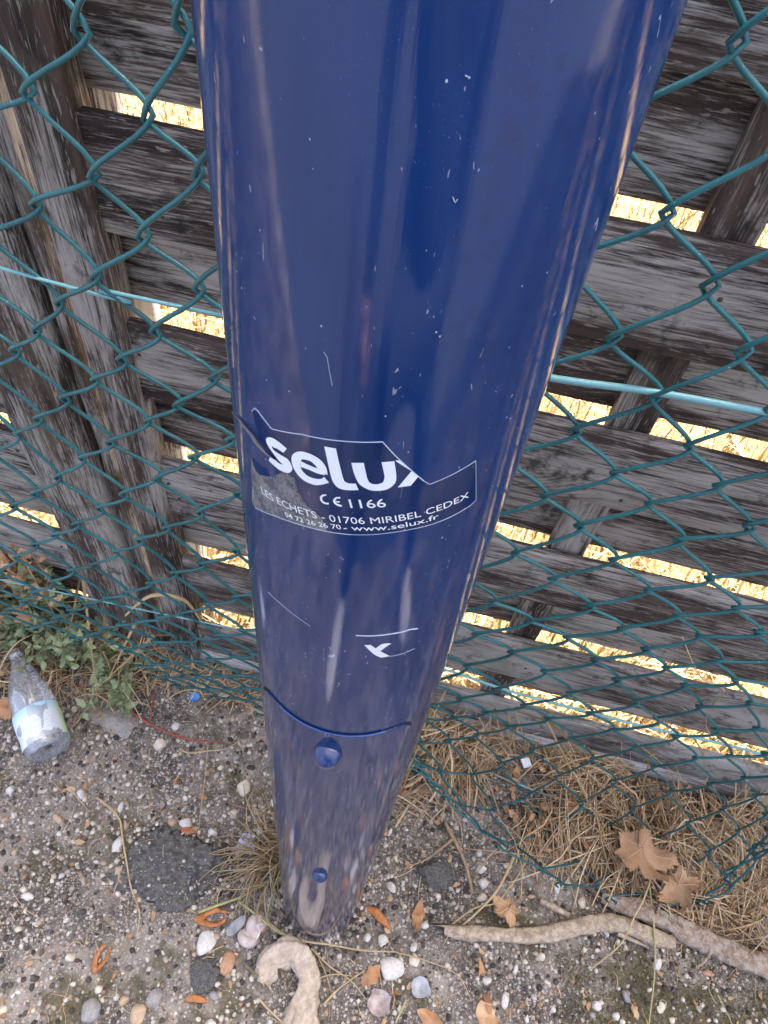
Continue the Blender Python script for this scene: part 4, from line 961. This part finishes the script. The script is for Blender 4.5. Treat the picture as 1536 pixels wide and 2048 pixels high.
def g_line(r):
    x = r.uniform(-.50, .14); y = .60 - .11*x - r.uniform(.015, .09)
    return x, y, r.uniform(.002, .025), r.uniform(0, 6.3), r.uniform(.02, .09), r.uniform(.0006, .0013), r.uniform(0, .014)
straw_mass('fence_foot_straw', 'dry grass along the foot of the wooden fence behind the mast', M_THATCH, g_line, 420, 12)
def leaf_litter():
    r = random.Random(77); mb = MB(); k = 0
    while k < 900:
        if k < 640:
            x = r.uniform(.10, 1.10); y = r.uniform(.30, .59 - .11*x)
            if y < .44 - .22*x: continue
            z = r.uniform(.004, .03)
        elif k < 780: x = r.uniform(-1.0, -.40); y = r.uniform(.48, .66 - .11*x); z = r.uniform(.003, .05)
        else: x = r.uniform(-.5, .9); y = r.uniform(.0, .40); z = .004
        s = r.uniform(.003, .010); a = r.uniform(0, 6.3); n_ = Vector((r.gauss(0, .5), r.gauss(0, .5), 1)).normalized(); u_ = n_.orthogonal().normalized(); v_ = n_.cross(u_)
        u_, v_ = u_*math.cos(a) + v_*math.sin(a), v_*math.cos(a) - u_*math.sin(a); c = Vector((x, y, hgt(x, y) + z)); b = len(mb.v)
        ring = [(1.0, 0), (.45, .42), (-.3, .5), (-1.0, .08), (-.35, -.42), (.5, -.38)]
        mb.v += [tuple(c + u_*(s*px*r.uniform(.8, 1.2)) + v_*(s*py*r.uniform(.7, 1.3)) + n_*(s*.5*(px*px))) for px, py in ring] + [tuple(c)]
        for q in range(6): mb.f.append((b+q, b+(q+1) % 6, b+6)); mb.m.append(0)
        k += 1
    tag(mb.build('leaf_litter', island('litter_flakes', [(0, (.34, .20, .10)), (.35, (.44, .28, .15)), (.6, (.22, .125, .065)), (.8, (.50, .36, .21)), (1, (.30, .15, .07))], .75)), 'crumbled brown leaf flakes in the straw and on the soil', 'leaf litter', kind='stuff')
leaf_litter()
# tuft of brown bent grass against the mast
tuft = thing('grass_tuft', 'tuft of brown bent dry grass against the left side of the mast foot', 'grass tuft', (0, 0, 0))
mb = MB(); r_ = random.Random(8); (bx, by), = [(-0.0852, 0.2810)]
for i in range(70):
    a = r_.uniform(2.5, 4.4); L = r_.uniform(.05, .13); sw = r_.uniform(-1.0, 1.0); hh = r_.uniform(.01, .05)
    x0, y0 = bx + r_.gauss(-.012, .012), by + r_.gauss(.0, .022); pts = []
    for k in range(7):
        t = k/6; aa = a + sw*t
        pts.append((x0 + math.cos(aa)*L*t, y0 + math.sin(aa)*L*t, .006 + hh*math.sin(math.pi*min(1, t*1.1))))
    mb.tube(pts, [.0016*(1-.6*k/6) for k in range(7)], 4, caps=False)
o = mb.build('blades', island('tuft_blades', [(0, (.30, .22, .12)), (.5, (.40, .31, .18)), (1, (.22, .15, .08))], .7), tuft); o['kind'] = 'stuff'

# ------------------------------------------------------------------ weeds by the post
M_GREEN = NT('weed_leaf')
_o = M_GREEN.obj(); _n = M_GREEN.noise(_o, 40., 4, .6); _r = M_GREEN.n('ObjectInfo').outputs['Random']
M_GREEN = M_GREEN.P(Base_Color=M_GREEN.mix(_r, M_GREEN.mix(_n, (.17, .23, .12), (.25, .31, .16)), M_GREEN.mix(_n, (.31, .32, .15), (.17, .25, .15))), Roughness=.55, Specular_IOR_Level=.35)
M_GSTEM = simple('weed_stem', (.16, .19, .07), .6)
def ovate(L, w, lobed):
    pts = []
    n = 11
    for sgn in (1, -1):
        rng_ = range(n) if sgn > 0 else range(n-2, 0, -1)
        for i in rng_:
            t = i/(n-1); q = w*math.sin(math.pi*t**.8)
            if lobed: q *= 1 + .35*math.cos(t*15)
            pts.append((sgn*q, L*t))
    return pts
LEAFM = []
for i in range(4):
    L, w = (.020, .0045) if i < 2 else (.024, .006)
    LEAFM.append(leaf_mesh(ovate(L, w, i % 2 == 0), 40+i, .15, .15))
def leaf_data(mb, mat, nm):
    me = bpy.data.meshes.new(nm); me.from_pydata(mb.v, [], mb.f); me.materials.append(mat); me.polygons.foreach_set('use_smooth', [True]*len(me.polygons)); return me
GREEN_LEAVES = [leaf_data(m, M_GREEN, 'leaf') for m in LEAFM]
DRY_LEAVES = [leaf_data(leaf_mesh(ovate(.030, .010, i == 1), 60+i, .9, .9), M_LEAF2 if i < 2 else M_LEAF, 'leaf') for i in range(3)]
def weed(name, label, base, nst, height, spread, leaves, per, smat, seed, scale=1.0, droop=.6):
    r = random.Random(seed); root = thing(name, label, 'weed', (base[0], base[1], 0))
    mb = MB()
    for s in range(nst):
        a = r.uniform(0, 6.3); d = spread*r.uniform(.3, 1); h = height*r.uniform(.4, 1.0)
        P = smooth_path([(r.gauss(0, .015), r.gauss(0, .015), 0), (math.cos(a)*d*.35, math.sin(a)*d*.35, h*.7), (math.cos(a)*d*.75, math.sin(a)*d*.75, h), (math.cos(a)*d, math.sin(a)*d, h*(1-droop*.5))], 5)
        mb.tube(P, [.0016*(1-.6*i/len(P)) for i in range(len(P))], 5, caps=False)
        for k in range(per):
            p = P[min(len(P)-1, int(len(P)*(.25 + .75*k/per)))]
            o = link('leaf', r.choice(leaves), root, (p.x, p.y, max(.004, p.z)), (r.gauss(0, .5), r.gauss(0, .5), r.uniform(0, 6.3)))
            q = scale*r.uniform(.6, 1.25); o.scale = (q, q, q)
    mb.build('stems', smat, root)
WEEDS = [((-.60, .60), 'green feathery weed clump right of the bottle neck', 11, .10, .12), ((-.52, .585), 'green weed clump spreading over the soil at the foot of the thick fence post', 10, .07, .12),
         ((-.71, .60), 'green weed clump behind the bottle neck', 10, .09, .12), ((-.66, .665), 'taller green weed growing through the mesh in front of the thick post', 8, .16, .10),
         ((-.47, .55), 'low green weed clump nearest to the mast', 9, .05, .11), ((-.79, .56), 'green weed clump at the left picture edge behind the bottle', 9, .08, .13)]
for i, (b, lab, nst, h, sp) in enumerate(WEEDS):
    weed('green_weed', lab, b, nst+3, h*1.5, sp, GREEN_LEAVES, 15, M_GSTEM, 50+i, 1.0)
for i, (b, lab, nst, h, sp) in enumerate([((-.76, .63), 'dried weed with curled tan leaves at the left picture edge', 11, .30, .15), ((-.68, .69), 'withered weed with orange brown leaves against the left fence panel', 9, .32, .12), ((-.86, .60), 'dried weed cut off by the left picture edge', 7, .22, .14)]):
    weed('dried_weed', lab, b, nst+2, h, sp, DRY_LEAVES, 9, M_STRAW, 70+i, .85, 1.0)
# withered blades caught in the mesh and slats
for lab, pts, r in [
    ('dry reed blade stuck through the mesh beside the dark stile', [(-.405, .55, .30), (-.36, .57, .345), (-.31, .58, .33), (-.29, .585, .25)], .004),
    ('white withered tendril twined round the mesh knots at the right', [(.30, .36, .80), (.325, .352, .765), (.345, .350, .742), (.375, .35, .725), (.38, .35, .68), (.40, .352, .63), (.425, .352, .60)], .0014)]:
    mb = MB(); P = smooth_path(pts, 6); mb.tube(P, [r*(.5 + .5*math.sin(math.pi*(i+1)/(len(P)+1))) for i in range(len(P))], 6, squash=.25)
    tag(mb.build('withered_grass', M_STRAW), lab, 'grass')

# ------------------------------------------------------------------ plastic bottle
def clear_plastic():
    t = NT('clear_plastic')
    tr = t.n('BsdfTransparent', {'Color': (.93, .95, .97)}); gl = t.n('BsdfGlossy', {'Color': (.95, .97, 1, 1), 'Roughness': .08})
    lw = t.n('LayerWeight', {'Blend': .45}); df = t.n('BsdfDiffuse', {'Color': (.74, .76, .79)})
    m0 = t.n('MixShader', {0: .25, 1: tr.outputs[0], 2: df.outputs[0]})
    m = t.n('MixShader', {0: t.math('ADD', t.math('MULTIPLY', lw.outputs[0], .75), .07, True), 1: m0.outputs[0], 2: gl.outputs[0]})
    t.t.links.new(m.outputs[0], t.out.inputs[0]); return t.mat
def label_material():
    t = NT('bottle_label'); uv = t.n('TexCoord').outputs['UV']; s = t.n('SeparateXYZ', {0: uv}); u, v = s.outputs[0], s.outputs[1]
    col = t.mix(t.ramp(v, [(.70, 0.0), (.95, 1.0)]), (.74, .80, .84), (.42, .68, .82))
    col = t.mix(t.ramp(u, [(.66, 0.0), (.70, 1.0)]), col, (.56, .74, .42))
    ln = t.math('MULTIPLY', t.ramp(t.math('FRACT', t.math('MULTIPLY', v, 11.)), [(.45, 0.0), (.55, 1.0)]), t.ramp(t.noise(t.scaled(uv, (46, 11, 1)), 1.0, 1), [(.46, 0.0), (.54, 1.0)]))
    box = t.math('MULTIPLY', t.ramp(u, [(.14, 0.0), (.16, 1.0), (.60, 1.0), (.62, 0.0)]), t.ramp(v, [(.15, 0.0), (.17, 1.0), (.66, 1.0), (.68, 0.0)]))
    col = t.mix(t.math('MULTIPLY', t.math('MULTIPLY', ln, box), .40), col, (.46, .52, .57))
    return t.P(Base_Color=col, Roughness=.4)
M_CLEAR = clear_plastic()
BS = .86
def bottle():
    (ax, ay), = [(-0.5382, 0.3880)]; (ex, ey), = [(-0.6757, 0.5613)]
    rad = .047*BS; d = Vector((ex-ax, ey-ay, .012)); L = .262*BS
    root = thing('plastic_bottle', 'crumpled clear plastic bottle with a pale blue and green label lying on the soil', 'bottle', (ax, ay, rad+.002)); root.scale = (BS, BS, BS); L = .262
    q = d.to_track_quat('Z', 'Y'); root.rotation_euler = q.to_euler()
    def ring(r, z, n=40, dent=0.0):
        out = []
        for k in range(n):
            a = 2*math.pi*k/n; rr = r*(1 + dent*(.10*mnoise.noise(Vector((math.cos(a)*1.5, math.sin(a)*1.5, z*26))) + .05*mnoise.noise(Vector((math.cos(a)*4, math.sin(a)*4, z*60)))))
            out.append((rr*math.cos(a), rr*math.sin(a), z))
        return out
    prof = [(.010, .012), (.024, .008), (.036, .001), (.042, .002), (.0455, .010), (.047, .022), (.046, .034), (.0465, .060), (.0465, .085), (.046, .110), (.0455, .122), (.0445, .14), (.040, .160), (.0335, .182), (.0265, .202), (.020, .220), (.0155, .236), (.0145, .246), (.0165, .248), (.0165, .251), (.0138, .252), (.0135, L)]
    mb = MB(); mb.quad_grid([ring(r, z, dent=1.0 if .02 < z < .23 else .3) for r, z in prof], True)
    mb.build('body', M_CLEAR, root)
    mb = MB(); rows = []; uv = []
    for i, z in enumerate(np.linspace(.018, .098, 14)):
        row = []
        for k in range(61):
            a = math.radians(-150 + 300*k/60) + LABEL_TURN; r = .0476*(1 + .03*mnoise.noise(Vector((math.cos(a)*2, math.sin(a)*2, z*30))))
            row.append((r*math.cos(a), r*math.sin(a), z)); uv.append((k/60, i/13))
        rows.append(row)
    mb.quad_grid(rows); mb.build('label', label_material(), root, uv=uv)
    for x, y in ((ax, ay), (ax+d.x*.3, ay+d.y*.3), (ax+d.x*.6, ay+d.y*.6)): LOOSE.append((x, y, .05))
LABEL_TURN = math.radians(100)
bottle()

# ------------------------------------------------------------------ pebbles and gravel
def free(x, y, r):
    if math.hypot(x-AXX, y-AXY) < R + r: return False
    return all(math.hypot(x-a, y-b) > q + r*.5 for a, b, q in LOOSE)
def density(x, y):
    d = .55 + .9*mnoise.noise(Vector((x*4.2, y*4.2, 5.0)))
    if y > .47 - .22*x and x > .1: d *= .35
    if x > .40 and y < .22: d *= .40
    if x < -.28 and y < .36: d += .25
    return max(.06, min(1, d))
PCOL = [('white', M_WHITE, .32), ('cream', M_CREAM, .28), ('grey', M_GREY, .15), ('tan', M_TAN, .17), ('brown', M_BROWN, .06), ('dark', M_ASPHALT, .03)]
PMESH = {}
for nm, m, _ in PCOL:
    PMESH[nm] = []
    for k in range(6):
        me = rock_mesh(600 + len(PMESH)*10 + k, 2, .26, rng.uniform(.55, .85), 3 + k); me.name = 'pebble'; me.materials.append(m); PMESH[nm].append(me)
npb = 0
while npb < 262:
    x = rng.uniform(-.85, 1.0); y = rng.uniform(-.06, .56 - .11*x)
    s = .0042 + .0058*rng.random()**1.7
    if rng.random() > density(x, y) or not free(x, y, s): continue
    nm = rng.choices([c[0] for c in PCOL], [c[2] for c in PCOL])[0]
    o = bpy.data.objects.new('pebble', rng.choice(PMESH[nm])); C.objects.link(o)
    o.location = (x, y, hgt(x, y) + s*.25); o.rotation_euler = (rng.gauss(0, .4), rng.gauss(0, .4), rng.uniform(0, 6.3)); o.scale = (s*rng.uniform(.8, 1.4), s*rng.uniform(.65, 1.0), s)
    where = 'behind the asphalt lump' if x < -.05 and y > .30 else 'left of the mast foot' if x < -.10 else 'in front of the mast foot' if x < .16 else 'by the bleached stick' if y < .34 else 'under the wire mesh'
    tag(o, 'small %s pebble lying on the soil %s' % (nm, where), 'pebble', 'small %s pebbles %s' % (nm, where)); LOOSE.append((x, y, s)); npb += 1

def grains(name, label, mat, count, smin, smax, pw, seed, dens=True):
    g = np.random.default_rng(seed); bm = bmesh.new(); bmesh.ops.create_icosphere(bm, subdivisions=1, radius=1)
    V = np.array([v.co[:] for v in bm.verts]); F = np.array([[v.index for v in f.verts] for f in bm.faces]); bm.free()
    r = random.Random(seed); vs_ = []; k = 0
    while k < count:
        x = r.uniform(-.95, 1.1); y = r.uniform(-.10, .60 - .11*x)
        if k < 420:                             # soil and grit heaped against the mast foot
            a_ = r.uniform(0, 6.3); q_ = R + .001 + abs(r.gauss(0, .012)); x = AXX + q_*math.cos(a_); y = AXY + q_*math.sin(a_)
        elif dens and r.random() > density(x, y): continue
        if math.hypot(x-AXX, y-AXY) < R+.001: continue
        s = smin + (smax-smin)*r.random()**pw
        ang = r.uniform(0, 6.3); c, sn = math.cos(ang), math.sin(ang)
        W = V*(1 + g.normal(0, .16, (len(V), 1)))*np.array([s*r.uniform(.8, 1.3), s*r.uniform(.7, 1.05), s*.75])
        W = np.stack([W[:, 0]*c - W[:, 1]*sn + x, W[:, 0]*sn + W[:, 1]*c + y, W[:, 2] + hgt(x, y) + s*.18], 1)
        vs_.append(W); k += 1
    A = np.concatenate(vs_); n = len(V); FF = (F[None] + (np.arange(count)*n)[:, None, None]).reshape(-1, 3)
    me = bpy.data.meshes.new(name); me.vertices.add(len(A)); me.vertices.foreach_set('co', A.ravel().astype(np.float32))
    me.loops.add(FF.size); me.loops.foreach_set('vertex_index', FF.ravel().astype(np.int32)); me.polygons.add(len(FF))
    me.polygons.foreach_set('loop_start', np.arange(0, FF.size, 3, dtype=np.int32)); me.polygons.foreach_set('use_smooth', np.ones(len(FF), bool))
    me.materials.append(mat); me.update(calc_edges=True); me.validate()
    tag(link(name, me), label, 'gravel', kind='stuff')
grains('gravel', 'fine pale gravel bedded in the dark soil', M_GRAVEL, 13000, .0010, .0056, 2.2, 21)
def lump_grit():
    r = random.Random(91); mb = MB(); (cx, cy), = [(-0.2766, 0.2367)]
    bm = bmesh.new(); bmesh.ops.create_icosphere(bm, subdivisions=1, radius=1); V = [v.co.copy() for v in bm.verts]; F = [tuple(v.index for v in f.verts) for f in bm.faces]; bm.free()
    for i in range(130):
        a = r.uniform(0, 6.3); q = r.random()**.38*1.12; x = cx + .086*q*math.cos(a); y = cy + .064*q*math.sin(a); s = .0010 + .0026*r.random()**2.2
        z = hgt(x, y) + .0135*math.sqrt(max(0, 1 - q*q)) + .001; b = len(mb.v)
        mb.v += [(x + v.x*s*r.uniform(.8, 1.2), y + v.y*s, z + v.z*s*.7) for v in V]; mb.f += [tuple(b + k for k in f) for f in F]; mb.m += [0]*len(F)
    tag(mb.build('grit', M_GRAVEL), 'fine grit scattered over the dark asphalt lump', 'grit', kind='stuff')
lump_grit()
grains('soil_crumbs', 'dark crumbs of soil and old asphalt between the gravel', M_CRUMB, 9000, .0012, .0060, 2.6, 22, False)

def moss():
    r = random.Random(33); mb = MB(); k = 0
    while k < 9000:
        if r.random() < .6: x = r.uniform(.36, .95); y = r.uniform(.05, .27)
        else: x = r.uniform(-.60, .35); y = r.uniform(-.06, .40)
        n = mnoise.noise(Vector((x*6.5, y*6.5, 4.4))) + .5*mnoise.noise(Vector((x*19, y*19, 9.1)))
        if n < (.02 if x > .40 and y < .25 else .34): continue
        if math.hypot(x-AXX, y-AXY) < R + .004: continue
        z = hgt(x, y); a = r.uniform(0, 6.3); h = r.uniform(.0015, .0055); w = r.uniform(.0008, .0016); b = len(mb.v); l = r.uniform(-.003, .003)
        mb.v += [(x - math.cos(a)*w, y - math.sin(a)*w, z), (x + math.cos(a)*w, y + math.sin(a)*w, z), (x + l, y + r.uniform(-.003, .003), z + h)]
        mb.f.append((b, b+1, b+2)); mb.m.append(0); k += 1
    tag(mb.build('moss', island('moss_tips', [(0, (.10, .085, .030)), (.5, (.16, .135, .050)), (.8, (.21, .17, .075)), (1, (.07, .065, .025))], .9), smooth=False), 'olive brown moss tufts on the damp soil', 'moss', kind='stuff')
moss()

# ------------------------------------------------------------------ the photographer, standing behind the camera (mirrored in the mast)
_t = NT('skin'); _p = _t.n('SeparateXYZ', {0: _t.n('NewGeometry').outputs['Position']})
_b = _t.math('MAXIMUM', _t.math('GREATER_THAN', _p.outputs[2], 1.44), _t.math('LESS_THAN', _t.math('ABSOLUTE', _t.math('SUBTRACT', _p.outputs[2], .765)), .085))
M_SKIN = _t.P(Base_Color=_t.mix(_b, (.022, .026, .040), (.30, .18, .13)), Roughness=.6)       # long sleeves and collar down to wrists and neck
M_SHIRT = simple('dark_shirt', (.022, .026, .040), .85); M_JEANS = simple('dark_jeans', (.028, .032, .046), .85)
M_SHOE = simple('white_shoe', (.72, .72, .72), .6); M_HAIR = simple('dark_hair', (.03, .02, .015), .6)
def skin_body(name, verts, edges, radii, mat, parent, root=0):
    me = bpy.data.meshes.new(name); me.from_pydata(verts, edges, []); me.materials.append(mat)
    o = link(name, me, parent)
    sk = o.modifiers.new('skin', 'SKIN'); sk.use_smooth_shade = True
    for i, r in enumerate(radii):
        d = me.skin_vertices[0].data[i]; d.radius = r if isinstance(r, tuple) else (r, r); d.use_root = i == root
    ss = o.modifiers.new('subdiv', 'SUBSURF'); ss.levels = 2; ss.render_levels = 2
    return o
def photographer():
    root = thing('person', 'person in dark clothes and white shoes mirrored in the blue mast paint', 'person')
    B = dict(pel=(.16, -.47, .86), ab=(.14, -.46, 1.02), ch=(.10, -.44, 1.22), nk=(.07, -.41, 1.40), hd=(.06, -.37, 1.50), ht=(.055, -.35, 1.62),
             hl=(.06, -.47, .83), kl=(-.06, -.43, .46), al=(-.155, -.44, .09), hr=(.26, -.46, .83), kr=(.40, -.40, .46), ar=(.50, -.36, .09),
             sl=(-.10, -.44, 1.33), el=(-.165, -.47, 1.08), wl=(-.165, -.43, .86), pl=(-.162, -.42, .80), sr=(.27, -.42, 1.33), er=(.345, -.46, 1.08), wr=(.355, -.42, .86), pr=(.352, -.41, .80))
    ed = [('pel', 'ab'), ('ab', 'ch'), ('ch', 'nk'), ('nk', 'hd'), ('hd', 'ht'), ('pel', 'hl'), ('hl', 'kl'), ('kl', 'al'), ('pel', 'hr'), ('hr', 'kr'), ('kr', 'ar'), ('ch', 'sl'), ('sl', 'el'), ('el', 'wl'), ('wl', 'pl'), ('ch', 'sr'), ('sr', 'er'), ('er', 'wr'), ('wr', 'pr')]
    rad = dict(pel=(.15, .11), ab=(.14, .10), ch=(.16, .11), nk=.055, hd=.085, ht=.075, hl=.085, kl=.055, al=.038, hr=.085, kr=.055, ar=.038, sl=.06, el=.042, wl=.028, pl=(.035, .02), sr=.06, er=.042, wr=.028, pr=(.035, .02))
    K = list(B)
    def sub(names, grow):
        V = [B[k] for k in names]; E = [(names.index(a), names.index(b)) for a, b in ed if a in names and b in names]
        R_ = [tuple(q*grow for q in rad[k]) if isinstance(rad[k], tuple) else rad[k]*grow for k in names]; return V, E, R_
    V, E, R_ = sub(K, 1.0); skin_body('body', V, E, R_, M_SKIN, root)
    V, E, R_ = sub(['pel', 'hl', 'kl', 'al', 'hr', 'kr', 'ar'], 1.12); skin_body('trousers', V, E, R_, M_JEANS, root)
    V, E, R_ = sub(['pel', 'ab', 'ch', 'sl', 'el', 'wl', 'sr', 'er', 'wr'], 1.15); skin_body('shirt', V, E, R_, M_SHIRT, root)
    # relaxed hands: four unequal fingers and a thumb leaving the side of the palm
    for px, s in ((B['pl'], 1), (B['pr'], -1)):
        for k in range(4):
            L = (.070, .080, .076, .060)[k]; a = Vector(px) + Vector((s*.004*k, .024 - .016*k, -.012))
            mb = MB(); mb.tube(smooth_path([a, a + Vector((s*.006, .002, -L*.42)), a + Vector((s*.016, .004, -L*.75)), a + Vector((s*.028, .002, -L))], 3), [.0095, .0092, .009, .0088, .0086, .0082, .008, .0075, .007, .005], 8); mb.build('finger', M_SKIN, root)
        a = Vector(px) + Vector((s*.006, .026, .012)); mb = MB(); mb.tube(smooth_path([a, a + Vector((s*.012, .020, -.020)), a + Vector((s*.018, .026, -.046))], 3), [.012, .0115, .011, .0105, .010, .009, .006], 8); mb.build('thumb', M_SKIN, root)
    for a, toe in ((B['al'], (-.165, -.22)), (B['ar'], (.50, -.13))):
        d = Vector((toe[0]-a[0], toe[1]-a[1], 0)).normalized(); n = Vector((-d.y, d.x, 0)); mb = MB(); rows = []
        for t, w, h in ((-.075, .022, .06), (-.06, .034, .085), (-.02, .038, .095), (.04, .040, .085), (.10, .046, .062), (.16, .046, .048), (.20, .034, .036), (.215, .012, .022)):
            c = Vector((a[0], a[1], 0)) + d*t
            rows.append([tuple(c + n*w*math.cos(q) + Vector((0, 0, max(.004, h*.5 + h*.5*math.sin(q))))) for q in np.linspace(0, 2*math.pi, 15)[:-1]])
        mb.quad_grid(rows, True); mb.cap(rows[0], 0, False); mb.cap(rows[-1], 0, True); mb.build('shoe', M_SHOE, root)
    bm = bmesh.new(); bmesh.ops.create_uvsphere(bm, u_segments=20, v_segments=14, radius=.098)
    bmesh.ops.delete(bm, geom=[v for v in bm.verts if v.co.z < -.01 and v.co.y > -.02], context='VERTS')
    me = bpy.data.meshes.new('hair'); bm.to_mesh(me); bm.free(); me.materials.append(M_HAIR); me.polygons.foreach_set('use_smooth', [True]*len(me.polygons))
    link('hair', me, root, (.057, -.37, 1.60), (-.5, 0, 0))
photographer()
